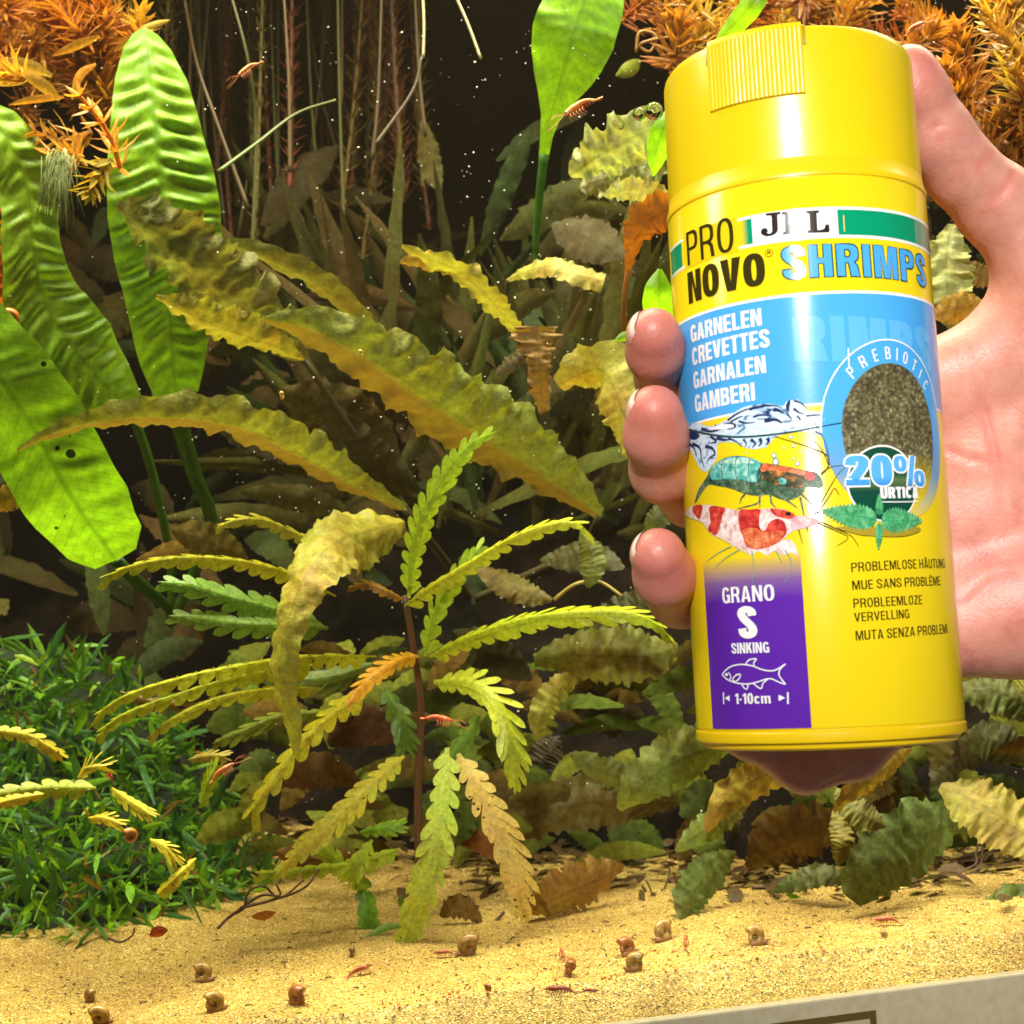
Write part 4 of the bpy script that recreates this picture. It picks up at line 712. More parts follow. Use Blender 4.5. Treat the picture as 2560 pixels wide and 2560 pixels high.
for q, w, c, lab in [([(1185, 2535, .475), (1183, 2480, .48), (1180, 2395, .485)], 16, (.16, .36, .02), 'upright bright green grass blade at the sand front'), ([(1050, 2497, .485), (1075, 2515, .48), (1110, 2538, .475)], 16, (.14, .28, .02), 'short green blade lying at the sand front'), ([(1010, 2312, .52), (960, 2320, .515), (908, 2347, .51)], 20, (.14, .28, .02), 'green sprig lying on the sand under the centre plant'), ([(1020, 2280, .52), (1005, 2260, .52), (1000, 2235, .52)], 18, (.12, .24, .02), 'short green sprig standing on the sand under the centre plant'),
                  ([(1820, 2318, .535), (1850, 2300, .535), (1876, 2285, .54)], 46, (.20, .22, .06), 'small oval leaf on a stalk on the sand under the tin'), ([(1965, 2235, .53), (1995, 2250, .53), (2018, 2270, .525)], 20, (.14, .32, .02), 'small bright green leaf tip on the dark runner'), ([(1690, 2415, .50), (1740, 2395, .50), (1820, 2375, .505)], 44, (.10, .09, .03), 'dark ragged dead leaf on the sand right of the snails'), ([(2395, 2230, .53), (2440, 2250, .525), (2480, 2290, .52)], 22, (.5, .25, .04), 'orange leaf strip on the sand at right'), ([(2440, 2300, .505), (2465, 2320, .503), (2478, 2350, .50)], 24, (.22, .22, .06), 'grey green seedling leaf near the right sand front'),
                  ([(2300, 2205, .54), (2360, 2210, .54), (2400, 2220, .54)], 44, (.10, .11, .04), 'dark leaf lying on sand below the green leaf'), ([(630, 2292, .50), (660, 2290, .50), (690, 2280, .50)], 24, (.5, .2, .03), 'orange bit under the tangled roots'), ([(375, 2340, .49), (395, 2330, .49), (420, 2325, .49)], 30, (.42, .08, .02), 'red orange leaf bit under the moss edge')]:
    o = make_leaf('leaf_blade', q, lw(w, .3), MAT['notch'], c, None, nu=18, nv=5, tilt=20, ruffle=.1); tag(o, lab, 'leaf')
p = empty('tiny_sand_plant', at(2530, 2310, .51), 'low green leafy tuft on the sand at the right edge', 'water plant')
for i in range(14): crypt(p, [(2530 + rng.uniform(-40, 40), 2300 + rng.uniform(-30, 40), .51), (2530 + rng.uniform(-60, 60), 2270 + rng.uniform(-40, 40), .51), (2540 + rng.uniform(-60, 60), 2240 + rng.uniform(-30, 60), .515)], 44, (.16, .22, .05), nu=16, nv=7, seed=i)
# bubbles
m, nt, b, out = new_mat('air_bubble'); b.inputs['Transmission Weight'].default_value = 1; b.inputs['IOR'].default_value = 1.2; b.inputs['Roughness'].default_value = .02
for px, py, r, lab in ((1598, 285, .0022, 'larger air bubble beside the lid of the tin'), (1635, 278, .0030, 'largest air bubble touching the lid edge'), (1553, 318, .0009, 'tiny air bubble below the others')):
    bm = bmesh.new(); bmesh.ops.create_uvsphere(bm, u_segments=24, v_segments=16, radius=r); me = bpy.data.meshes.new('air_bubble'); bm.to_mesh(me); bm.free(); me.polygons.foreach_set('use_smooth', [True] * len(me.polygons)); me.materials.append(m)
    o = bpy.data.objects.new('air_bubble', me); C.objects.link(o); o.location = at(px, py, .48); tag(o, lab, 'bubble', 'air bubbles')
# floating specks
V, Fc = [], []
for i in range(1150):
    px, py = rng.uniform(0, 2560), rng.uniform(0, 2150) if rng.random() < .4 else rng.uniform(0, 1300); d = rng.uniform(.50, .66); r = rng.choice([.00012, .00015, .0002, .00024, .00034]) * rng.uniform(.7, 1.1)
    p = at(px, py, d); k = len(V); st = rng.uniform(1, 2.2) if rng.random() < .2 else 1
    for v in OCT: V.append(p + v * r * np.array([st, 1, 1]))
    Fc += [(x + k, y + k, w + k) for x, y, w in OF]
tag(mesh_obj('floating_specks', V, Fc, plain('speck', (.85, .82, .7), .5)), 'fine pale specks floating in the water', None, kind='stuff')
# ------------------------------------------------------------------ the tin
TR = .033
ta = unit(np.array([-math.sin(.0448), math.sin(.1046) * math.cos(.0448), math.cos(.1046) * math.cos(.0448)])); tcn = np.array([.0769, .3829, .0049])
tx = unit(np.array([1., 0, 0]) - ta * ta[0]); ty = np.cross(ta, tx)
def tin_px(px, py, R=TR):
    """pixel -> (arc length, height) on the tin's wall"""
    d = unit(np.array([(px - 1280) / F, 1, (1280 - py) / F])); dp = d - ta * d.dot(ta); cp = -(tcn - ta * tcn.dot(ta))
    A = dp.dot(dp); B = 2 * dp.dot(cp); Cq = cp.dot(cp) - R * R; disc = max(0, B * B - 4 * A * Cq)
    P = d * ((-B - math.sqrt(disc)) / (2 * A)) - tcn; return R * math.atan2(P.dot(tx), -P.dot(ty)), P.dot(ta)
def zA(x, y): return tin_px(1550 + .52277 * x, .52277 * y)
def zA2(x, y): return tin_px(1550 + .52277 * x, 950 + .52277 * y)
def zB(x, y): return tin_px(1640 + .39337 * x, 480 + .39337 * y)
def zC(x, y): return tin_px(1680 + .37267 * x, 960 + .37267 * y)
def zD(x, y): return tin_px(1700 + .38302 * x, 1340 + .38302 * y)
tin = empty('food_tin', (0, 0, 0), 'yellow shrimp food tin with blue and purple label held in the hand', 'tin')
FR = Matrix(((tx[0], ty[0], ta[0], tcn[0]), (tx[1], ty[1], ta[1], tcn[1]), (tx[2], ty[2], ta[2], tcn[2]), (0, 0, 0, 1)))
tin.matrix_world = M4 @ FR
def plastic(name, col, rough, coat=0, nscale=0):
    m = plain(name, col, rough); b = m.node_tree.nodes['Principled BSDF']; b.inputs['Coat Weight'].default_value = coat; b.inputs['Coat Roughness'].default_value = .16
    nt = m.node_tree; n = nd(nt, 'ShaderNodeTexNoise', i_Scale=900.0, i_Detail=2.0); tc = nd(nt, 'ShaderNodeTexCoord'); nt.links.new(tc.outputs['Object'], n.inputs[0])
    bp = nd(nt, 'ShaderNodeBump', i_Strength=.04, i_Distance=.0002); nt.links.new(n.outputs[0], bp.inputs['Height']); nt.links.new(bp.outputs[0], b.inputs['Normal'])
    return m
YC = (.86, .62, .006)
MAT['cap'] = plastic('yellow_cap_plastic', (.77, .56, .004), .27); MAT['cap'].node_tree.nodes['Principled BSDF'].inputs['Subsurface Weight'].default_value = .06; MAT['cap'].node_tree.nodes['Principled BSDF'].inputs['Subsurface Radius'].default_value = (.002, .0014, .0002)
MAT['label'] = plastic('yellow_label_print', (.74, .555, .007), .16, .0)
MAT['rim'] = plastic('yellow_rim_plastic', (.74, .50, .004), .3)
def lathe(name, prof, mat, parent, n=160):
    V, Fc = [], []; m_ = len(prof)
    for k in range(n):
        a = 2 * math.pi * k / n
        for r, z in prof: V.append((r * math.sin(a), -r * math.cos(a), z))
    for k in range(n):
        k2 = (k + 1) % n
        for j in range(m_ - 1): Fc.append((k * m_ + j, k2 * m_ + j, k2 * m_ + j + 1, k * m_ + j + 1))
    o = mesh_obj(name, V, Fc, mat, parent, local=True)
    md = o.modifiers.new('edge', 'EDGE_SPLIT'); md.split_angle = math.radians(38); return o
HB, HC = -.0581, .0749
HT = tin_px(2010, 58, .0322)[1]
lathe('body', [(.0322, HC + .004), (.0328, HC - .0004), (.0331, HC - .0008), (.0331, HC - .0021), (.03285, HC - .0024), (.0328, HB), (.0328, HB - .0005), (.0332, HB - .0009), (.0333, HB - .0024), (.0331, HB - .0031), (.0322, HB - .0034), (.0318, HB - .0037), (.0316, HB - .0045), (.0308, HB - .0050), (.029, HB - .0048), (.0285, HB - .0035), (.0005, HB - .0035)], MAT['rim'], tin)
cap = lathe('cap', [(.0318, HC - .0002), (.0323, HC + .0002), (.0324, HC + .001), (.0322, HC + .02), (.0320, HT - .0022), (.0317, HT - .001), (.0311, HT - .0002), (.0303, HT), (.029, HT), (.0286, HT - .0006), (.0284, HT - .003), (.0005, HT - .003)], MAT['cap'], tin)
# ribbed flap on the cap, slightly proud, with a notch either side
(sA, hA), (sB, hB) = tin_px(1779, 283, .0323), tin_px(2014, 236, .0323)
f0, f1 = sA / .0323, sB / .0323; hb = (hA + hB) / 2
V, Fc = [], []; nr = 22; nk = nr * 8 + 1; hs = [hb, hb + .0004, HT - .004, HT - .001, HT + .0004, HT + .0006]; ro = [.0, .0006, .0006, .0006, .0003, -.0012]
for k in range(nk):
    a = f0 + (f1 - f0) * k / (nk - 1); ri = .00022 * (abs(math.sin(math.pi * nr * k / (nk - 1)))) ** .6
    for h, r in zip(hs, ro): R = .0321 + r + (ri if .0005 < r else 0); V.append((R * math.sin(a), -R * math.cos(a), h))
for k in range(nk - 1):
    for j in range(5): Fc.append((k * 6 + j, (k + 1) * 6 + j, (k + 1) * 6 + j + 1, k * 6 + j + 1))
for k, rev in ((0, 1), (nk - 1, 0)):
    b0 = len(V); a = f0 if k == 0 else f1
    for h, r in zip(hs, ro): R = .0305; V.append((R * math.sin(a), -R * math.cos(a), h))
    for j in range(5): q = (k * 6 + j, k * 6 + j + 1, b0 + j + 1, b0 + j); Fc.append(q if rev else q[::-1])
fl = mesh_obj('flap', V, Fc, MAT['cap'], cap, smooth=False, local=True)
md = plain('notch_painted_shade', (.42, .27, .0), .5)
for a in (f0 - .016, f1 + .016):          # the slits beside the flap, thin strips laid on the rim, shade put into their colour
    V = [((r) * math.sin(a + s), -(r) * math.cos(a + s), z) for s in (-.013, .013) for r, z in ((.03235, HT - .0052), (.0322, HT - .0005), (.0308, HT + .00025), (.0300, HT + .0002))]
    mesh_obj('notch', V, [(0, 1, 5, 4), (1, 2, 6, 5), (2, 3, 7, 6)], md, cap, local=True)

# ---- printed label: flat shapes in (arc, height), sliced so that they bend round the tin
def wrap(name, bm, mat, parent, layer, R=TR):
    xs = [v.co.x for v in bm.verts]
    if not xs: bm.free(); return None
    x = math.floor(min(xs) / .0011) * .0011
    while x < max(xs):
        bmesh.ops.bisect_plane(bm, geom=bm.verts[:] + bm.edges[:] + bm.faces[:], plane_co=(x, 0, 0), plane_no=(1, 0, 0)); x += .0011
    r = R + .00004 + layer * .000035
    for v in bm.verts: s, h = v.co.x, v.co.y; v.co = (r * math.sin(s / R), -r * math.cos(s / R), h)
    bmesh.ops.recalc_face_normals(bm, faces=bm.faces); bm.normal_update()
    fl = [f for f in bm.faces if Vector((f.calc_center_median().x, f.calc_center_median().y, 0)).dot(f.normal) < 0]
    if fl: bmesh.ops.reverse_faces(bm, faces=fl)
    me = bpy.data.meshes.new(name); bm.to_mesh(me); bm.free(); me.materials.append(mat)
    me.polygons.foreach_set('use_smooth', [True] * len(me.polygons))
    o = bpy.data.objects.new(name, me); C.objects.link(o); o.parent = parent; return o
def curve_bm(loops):
    cu = bpy.data.curves.new('tmp', 'CURVE'); cu.dimensions = '2D'; cu.fill_mode = 'BOTH'
    for L_ in loops:
        s = cu.splines.new('POLY'); s.points.add(len(L_) - 1); s.use_cyclic_u = True
        for q, (x, y) in zip(s.points, L_): q.co = (x * 100, y * 100, 0, 1)
    o = bpy.data.objects.new('tmp', cu); me = bpy.data.meshes.new_from_object(o); bm = bmesh.new(); bm.from_mesh(me)
    bmesh.ops.scale(bm, vec=(.01, .01, 1), verts=bm.verts); bpy.data.objects.remove(o); bpy.data.curves.remove(cu); bpy.data.meshes.remove(me); return bm
def poly(name, loops, mat, layer, parent=None, smooth=0):
    if smooth: loops = [[tuple(q) for q in spline(L_, smooth, True)[:-1]] for L_ in loops]
    return wrap(name, curve_bm(loops), mat, parent or label, layer)
def band(name, s0, s1, h0, h1, mat, layer): return poly(name, [[(s0, h0), (s1, h0), (s1, h1), (s0, h1)]], mat, layer)
def stroke(name, lines, w, mat, layer, taper=1.):
    bm = bmesh.new()
    for L_ in lines:
        P = np.array(L_); n = len(P); T = unit(np.gradient(P, axis=0)); Nn = np.stack([-T[:, 1], T[:, 0]], 1); ww = np.linspace(w, w * taper, n)[:, None] / 2
        a = [bm.verts.new((*q, 0)) for q in P - Nn * ww]; b_ = [bm.verts.new((*q, 0)) for q in P + Nn * ww]
        for i in range(n - 1): bm.faces.new((a[i], a[i + 1], b_[i + 1], b_[i]))
    return wrap(name, bm, mat, label, layer)
# condensed grotesque lettering drawn from scratch; t = stem weight as a share of the cap height
def sup(x0, y0, w, h, a0=0., a1=360., n=40, e=2.5):
    o_ = []
    for a in np.radians(np.linspace(a0, a1, n)):
        c_, s_ = math.cos(a), math.sin(a); o_.append((x0 + w / 2 + w / 2 * math.copysign(abs(c_) ** (2 / e), c_), y0 + h / 2 + h / 2 * math.copysign(abs(s_) ** (2 / e), s_)))
    return o_
def sweep(P, t, b):
    P = spline(P, 40); T_ = unit(np.gradient(P, axis=0)); o_ = np.stack([-T_[:, 1] * t / 2, T_[:, 0] * b / 2], 1); return [tuple(q) for q in P + o_] + [tuple(q) for q in (P - o_)[::-1]]
def glyph(ch, t):
    b = t * .82; w = .40 + t * .75
    rect = lambda x0, y0, x1, y1: [(x0, y0), (x1, y0), (x1, y1), (x0, y1)]
    if ch == ' ': return [], .14
    if ch == 'I': return [rect(0, 0, t, 1)], t
    if ch == '-': return [rect(0, .34, .2, .34 + b)], .2
    if ch == 'H': return [[(0, 0), (t, 0), (t, .5 - b / 2), (w - t, .5 - b / 2), (w - t, 0), (w, 0), (w, 1), (w - t, 1), (w - t, .5 + b / 2), (t, .5 + b / 2), (t, 1), (0, 1)]], w
    if ch in 'EÈ':
        w *= .84; L_ = [[(0, 0), (w, 0), (w, b), (t, b), (t, .5 - b / 2), (w * .93, .5 - b / 2), (w * .93, .5 + b / 2), (t, .5 + b / 2), (t, 1 - b), (w, 1 - b), (w, 1), (0, 1)]]
        if ch == 'È': L_.append([(.10, 1.22), (.22, 1.22), (.32, 1.06), (.24, 1.06)])
        return L_, w
    if ch == 'L': w *= .8; return [[(0, 0), (w, 0), (w, b), (t, b), (t, 1), (0, 1)]], w
    if ch == 'T': w *= .9; return [[(w / 2 - t / 2, 0), (w / 2 + t / 2, 0), (w / 2 + t / 2, 1 - b), (w, 1 - b), (w, 1), (0, 1), (0, 1 - b), (w / 2 - t / 2, 1 - b)]], w
    if ch == 'N': w *= 1.04; return [[(0, 0), (t * .95, 0), (t * .95, .66), (w - t * 1.12, 0), (w, 0), (w, 1), (w - t * .95, 1), (w - t * .95, .36), (t * 1.12, 1), (0, 1)]], w
    if ch == 'M': w *= 1.3; return [[(0, 0), (t * .9, 0), (t * .9, .70), (w / 2 - t * .45, 0), (w / 2 + t * .45, 0), (w - t * .9, .70), (w - t * .9, 0), (w, 0), (w, 1), (w - t * 1.3, 1), (w / 2, .34), (t * 1.3, 1), (0, 1)]], w
    if ch == 'V': w *= 1.06; return [[(0, 1), (t * 1.08, 1), (w / 2, .28), (w - 1.08 * t, 1), (w, 1), (w / 2 + .58 * t, 0), (w / 2 - .58 * t, 0)]], w
    if ch in 'AÄ':
        w *= 1.06; ap = .80; xi = lambda y: t * 1.05 + (w / 2 - 1.05 * t) * y / ap
        L_ = [[(0, 0), (t * 1.05, 0), (xi(.20), .20), (w - xi(.20), .20), (w - 1.05 * t, 0), (w, 0), (w / 2 + .58 * t, 1), (w / 2 - .58 * t, 1)], [(xi(.20 + b), .20 + b), (w - xi(.20 + b), .20 + b), (w / 2, ap)]]
        if ch == 'Ä': L_ += [rect(w * .24, 1.06, w * .24 + t, 1.06 + t), rect(w * .76 - t, 1.06, w * .76, 1.06 + t)]
        return L_, w
    if ch == 'K': return [[(0, 0), (t, 0), (t, .30), (t + .08, .42), (w - 1.15 * t, 0), (w, 0), (t + .08 + .72 * t, .62), (w - .02, 1), (w - 1.2 * t - .02, 1), (t, .54), (t, 1), (0, 1)]], w
    if ch == 'Z': w *= .9; return [[(0, 0), (w, 0), (w, b), (1.15 * t, b), (w, 1 - b), (w, 1), (.02, 1), (.02, 1 - b), (w - 1.15 * t, 1 - b), (0, b)]], w
    if ch in 'O0': w *= 1.02 if ch == 'O' else .92; return [sup(0, -.01, w, 1.02), sup(t, b - .01, w - 2 * t, 1.02 - 2 * b, e=2.3)], w
    if ch == 'D': return [[(0, 0)] + sup(w * -.1, 0, w * 1.1, 1, -89, 89, 24, 2.6) + [(0, 1)], [(t, b)] + sup(w * -.1 + t, b, w * 1.1 - 2 * t, 1 - 2 * b, -85, 85, 24, 2.4) + [(t, 1 - b)]], w
    if ch in 'Cc':
        h = 1 if ch == 'C' else .72; w *= 1 if ch == 'C' else .86; return [sup(0, -.01, w, h + .02, 32, 328, 40) + sup(t, b - .01, w - 2 * t, h + .02 - 2 * b, 32, 328, 40, 2.3)[::-1]], w
    if ch == 'G': return [sup(0, -.01, w, 1.02, 32, 290, 36) + [(w * .82, .06), (w - .35 * t, 0), (w, 0), (w, .53), (w * .55, .53), (w * .55, .53 - b), (w - t, .53 - b), (w - t, .3)] + sup(t, b - .01, w - 2 * t, 1.02 - 2 * b, 32, 310, 34, 2.3)[::-1]], w
    if ch == 'U': return [[(0, 1)] + [(t, 1)] + sup(t, b - .01, w - 2 * t, .6, 180, 360, 24, 2.4) + [(w - t, 1), (w, 1)] + sup(0, -.01, w, .6, 360, 180, 24)], w
    if ch in 'PR':
        bul = sup(w * .0, .42, w, .58, 89, -89, 20, 2.8); hol = [(t, .42 + b)] + sup(w * .0 + t, .42 + b, w - 2 * t, .58 - 2 * b, -80, 80, 18, 2.6) + [(t, 1 - b)]
        if ch == 'P': return [[(0, 0), (0, 1)] + bul + [(t, .42), (t, 0)], hol], w
        k = [q for q in bul if not (q[1] < .5 and q[0] < w * .75)]
        return [[(0, 0), (0, 1)] + k + [(w * .80, .45), (w * .93, .34), (w * 1.02, 0), (w * 1.02 - t * 1.08, 0), (w * .93 - t * 1.0, .33), (w * .5, .42), (t, .42), (t, 0)], hol], w * 1.02
    if ch == 'B':
        up = sup(0, .49, w * .95, .51, 89, -50, 16, 2.8); lo_ = sup(0, 0, w, .53, 50, -89, 16, 2.8)
        return [[(0, 0), (0, 1)] + up + lo_, [(t, .53 + b / 2), (w * .5, .53 + b / 2)] + sup(t, .53 + b / 2, w * .95 - 2 * t, .47 - 1.5 * b, -60, 80, 14, 2.6) + [(t, 1 - b)], [(t, b)] + sup(t, b, w - 2 * t, .50 - 1.5 * b, -80, 80, 14, 2.6) + [(t, .50 - b / 2)]], w
    if ch == 'S': w *= .97; return [sweep([(w - t / 2, .70), (w - t * .62, .85), (w / 2, 1.01 - b / 2), (t * .62, .87), (t / 2, .75), (t * .75, .62), (w / 2, .51), (w - t * .75, .40), (w - t / 2, .26), (w - t * .62, .13), (w / 2, b / 2 - .01), (t * .62, .15), (t / 2, .31)], t * 1.02, b * 1.05)], w
    if ch == '2': w *= .95; return [sweep([(t / 2, .67), (t * .62, .86), (w / 2, 1 - b / 2), (w - t * .62, .86), (w - t / 2, .72), (w - t * .72, .56), (w * .52, .40), (t * .9, .28), (t * .62, b)], t, b), rect(0, 0, w, b - .004)], w
    if ch == '1': w = .14 + t; return [[(w - t, 0), (w, 0), (w, 1), (w - t * .8, 1), (0, .82), (0, .70), (w - t, .76)]], w
    if ch == '%': q = .30 + t * .3; tt = t * .62; return [sup(0, .46, q, .54), sup(tt, .46 + tt * .8, q - 2 * tt, .54 - 1.6 * tt), [(q * .95, -.02), (q * .95 + tt, -.02), (q * 1.35 + tt, 1.02), (q * 1.35, 1.02)], sup(q * 1.35 + tt * .5, 0, q, .54), sup(q * 1.35 + tt * 1.5, tt * .8, q - 2 * tt, .54 - 1.6 * tt)], q * 2.35 + tt * .5
    if ch == 'm': w *= 1.35; t *= .9; return [[(0, 0), (t, 0), (t, .58), (w / 2 - t / 2, .58), (w / 2 - t / 2, 0), (w / 2 + t / 2, 0), (w / 2 + t / 2, .58), (w - t, .58), (w - t, 0), (w, 0), (w, .62), (w - .07, .71), (w / 2 + .05, .71), (w / 2, .68), (w / 2 - .05, .71), (0, .71)]], w
    return [], .2
def text_loops(txt, t, sp=.085):
    L_, x = [], 0.
    for ch in txt:
        g_, w = glyph(ch, t); L_ += [[(px + x, py) for px, py in q] for q in g_]; x += w + sp
    return L_, x - sp
def text(name, txt, p0, p1, ph, mat, layer, t=.16, outline=None, sp=.085):
    """txt from (s,h) p0 to p1 on the baseline, ph = (s,h) of the cap line above p0"""
    L_, W_ = text_loops(txt, t, sp); H = ph[1] - p0[1]
    L_ = [[(p0[0] + x / W_ * (p1[0] - p0[0]), p0[1] + x / W_ * (p1[1] - p0[1]) + y * H) for x, y in q] for q in L_]
    if outline: stroke('lettering_outline', [q + q[:1] for q in L_], outline[0], outline[1], layer + outline[2])
    return wrap(name, curve_bm(L_), mat, label, layer)
def ink(name, c, rough=.17): return plastic(name, c, rough, .0)
def grad_ink(name, stops, axis='Z', lo=0., hi=1.):
    m = ink(name, (1, 1, 1)); nt = m.node_tree; tc = nd(nt, 'ShaderNodeTexCoord'); sp = nd(nt, 'ShaderNodeSeparateXYZ'); nt.links.new(tc.outputs['Object'], sp.inputs[0])
    mr = nd(nt, 'ShaderNodeMapRange', i_1=lo, i_2=hi); nt.links.new(sp.outputs[axis], mr.inputs[0]); c = ramp(nt, mr.outputs[0], stops); nt.links.new(c, nt.nodes['Principled BSDF'].inputs['Base Color']); return m, c
BLUE = srgb(70, 160, 228); YL = (.74, .555, .007)
I = dict(blue=ink('blue_ink', BLUE), dark=ink('dark_olive_ink', (.035, .028, .004)), white=ink('white_ink', (.78, .78, .80)), green=ink('green_ink', (.0, .27, .13)), black=ink('black_ink', (.02, .012, .01)), grey=ink('grey_green_ink', (.16, .30, .20)), sky=ink('lettering_blue_ink', srgb(72, 160, 232)), navy=ink('outline_ink', (.01, .06, .06)), pale=ink('ghost_blue_ink', srgb(92, 172, 232)), line=ink('white_line_ink', (.82, .82, .78)))
label = lathe('label', [(.0328, HC - .0024), (TR, HC - .0027), (TR, HB + .0002), (.0328, HB)], MAT['label'], tin, 200)
FULL = .0505
# green and white band
hb1, hb0 = zB(1400, 122)[1], zB(1400, 280)[1]; lw_ = .00075
band('white_line', -FULL, FULL, hb1, hb1 + lw_, I['line'], 0); band('white_line', -FULL, FULL, hb0 - lw_, hb0, I['line'], 0)
sg = [zB(x, 220)[0] for x in (128, 168, 190, 525, 610, 1157, 1645)]
# keep the yellow gap behind PRO clear
poly('yellow_gap', [[(sg[1] + .0002, hb0 - .0012), (sg[3] - .0002, hb0 - .0012), (sg[3] - .0002, hb1 + .0012), (sg[1] + .0002, hb1 + .0012)]], MAT['label'], 1)
band('green_band', -FULL, zB(166, 400)[0], hb0, hb1, I['green'], 1)
xa, xb = [TR * math.sin(q / TR) for q in (zB(540, 250)[0], zB(600, 250)[0])]
gm, _ = grad_ink('green_fade_ink', [(0, YL), (.75, (.0, .27, .13))], 'X', xa, xb)
band('green_fade', sg[3], zB(612, 250)[0], hb0, hb1, gm, 1)
band('white_panel', zB(612, 250)[0], sg[5], hb0 - lw_, hb1 + lw_, I['white'], 2)
band('green_band', sg[5], zB(1645, 260)[0], hb0, hb1, I['green'], 1); band('grey_green_band', zB(1645, 260)[0], FULL, hb0, hb1, I['grey'], 1)
# slab letters J B L on the white panel
def slab(name, x0, x1, y0b, y0t, loops):
    (s0, h0), (s1, h1), (st, ht) = zB(x0, y0b[0]), zB(x1, y0b[1]), zB(x0, y0t)
    f = lambda u, v: (s0 + u * (s1 - s0), h0 + u * (h1 - h0) + v * (ht - h0))
    poly(name, [[f(u, v) for u, v in L_] for L_ in loops], I['black'], 3)
J = [[(.30, 1), (1, 1), (1, .90), (.86, .88), (.84, .80), (.84, .28), (.80, .13), (.68, .03), (.48, -.03), (.26, -.02), (.08, .06), (0, .17), (.03, .30), (.16, .37), (.30, .33), (.36, .22), (.30, .13), (.40, .08), (.50, .10), (.56, .2), (.57, .80), (.54, .88), (.30, .90)]]
Bl = [[(0, 1), (.60, 1), (.80, .96), (.92, .86), (.93, .72), (.85, .60), (.70, .53), (.88, .46), (1, .33), (.99, .18), (.88, .06), (.68, 0), (0, 0), (0, .10), (.12, .13), (.14, .87), (0, .90)], [(.42, .88), (.42, .58), (.54, .58), (.64, .65), (.65, .78), (.58, .87)], [(.42, .47), (.42, .12), (.56, .12), (.68, .19), (.70, .33), (.62, .43)]]
Ll = [[(0, 1), (.58, 1), (.58, .90), (.46, .87), (.45, .12), (.62, .12), (.76, .18), (.82, .36), (.98, .36), (1, .12), (.97, .02), (.90, 0), (0, 0), (0, .10), (.13, .13), (.14, .87), (0, .90)]]
slab('letter_mark', 668, 800, (285, 268), 142, J); slab('letter_mark', 808, 945, (272, 262), 128, Bl); slab('letter_mark', 962, 1105, (262, 258), 120, Ll)
text('lettering', 'PRO', zB(205, 470), zB(500, 372), zB(190, 262), I['dark'], 3, .115, sp=.10)
text('lettering', 'NOVO', zB(212, 714), zB(700, 588), zB(203, 515), I['dark'], 3, .225, sp=.06)
text('lettering', 'R', zB(708, 398), zB(730, 394), zB(706, 376), I['dark'], 3, .16)
sR = zB(718, 388); stroke('registered_ring', [[(sR[0] + .00092 * math.cos(a), sR[1] + .00092 * math.sin(a)) for a in np.linspace(0, 6.2832, 25)]], .00014, I['dark'], 3)
text('lettering', 'SHRIMPS', zB(806, 561), zB(1716, 612), zB(811, 351), I['sky'], 3, .22, (.00034, I['navy'], 1), sp=.085)
# blue field
hbl = .0435; hbb = zC(1040, 124)[1]
band('white_line', -FULL, FULL, hbl - .0002, hbl + .0007, I['line'], 0); band('blue_field', -FULL, FULL, hbb, hbl, I['blue'], 1); band('white_line', -FULL, FULL, hbb - .0006, hbb + .0001, I['line'], 0)
text('ghost_lettering', 'RIMPS', zB(880, 1080), zB(1750, 1160), zB(880, 790), I['pale'], 2, .26)
for tx_, a, b_, t_ in (('GARNELEN', zA(343, 1640), zA(680, 1556), zA(340, 1560)), ('CREVETTES', zA(350, 1750), zA(718, 1658), zA(345, 1668)), ('GARNALEN', zA(356, 1862), zA(700, 1782), zA(352, 1782)), ('GAMBERI', zA2(363, 156), zA2(648, 97), zA2(358, 74))):
    text('lettering', tx_, a, b_, t_, I['white'], 3, .20, sp=.07)
# pellet window with its arc of lettering
wc = zA2(1296, 240); wr = zA2(1300, -80)[1] - wc[1]; wl = wc[0] - zA2(1058, 220)[0]; wc = (wc[0] + .0012, wc[1]); wl += .0012
m, nt, b, out = new_mat('pellets_behind_window'); tc = nd(nt, 'ShaderNodeTexCoord'); vo = nd(nt, 'ShaderNodeTexVoronoi', i_Scale=1250.0); nt.links.new(tc.outputs['Object'], vo.inputs['Vector']); sc = nd(nt, 'ShaderNodeSeparateColor'); nt.links.new(vo.outputs['Color'], sc.inputs[0])
n1 = nd(nt, 'ShaderNodeTexNoise', i_Scale=120.0, i_Detail=3.0); nt.links.new(tc.outputs['Object'], n1.inputs[0])
c = ramp(nt, sc.outputs[1], [(0, (.10, .08, .045)), (.4, (.17, .155, .08)), (.8, (.23, .225, .12)), (1, (.34, .32, .18))]); c = mixc(nt, c, ramp(nt, vo.outputs['Distance'], [(.0, (1.15, 1.15, 1.1)), (.7, (.35, .33, .3))]), .9, 'MULTIPLY')
c = mixc(nt, c, ramp(nt, n1.outputs[0], [(.35, (.7, .65, .6)), (.6, (1.15, 1.15, 1.05))]), .8, 'MULTIPLY')
sp = nd(nt, 'ShaderNodeSeparateXYZ'); nt.links.new(tc.outputs['Object'], sp.inputs[0]); mr = nd(nt, 'ShaderNodeMapRange', i_1=wc[1] - wr * 1.2, i_2=wc[1] - wr * .3); nt.links.new(sp.outputs['Z'], mr.inputs[0])
c = mixc(nt, YL, c, mr.outputs[0]); nt.links.new(c, b.inputs['Base Color']); b.inputs['Roughness'].default_value = .3
bp = nd(nt, 'ShaderNodeBump', i_Strength=.35, i_Distance=.0003, invert=True); nt.links.new(vo.outputs['Distance'], bp.inputs['Height']); nt.links.new(bp.outputs[0], b.inputs['Normal'])
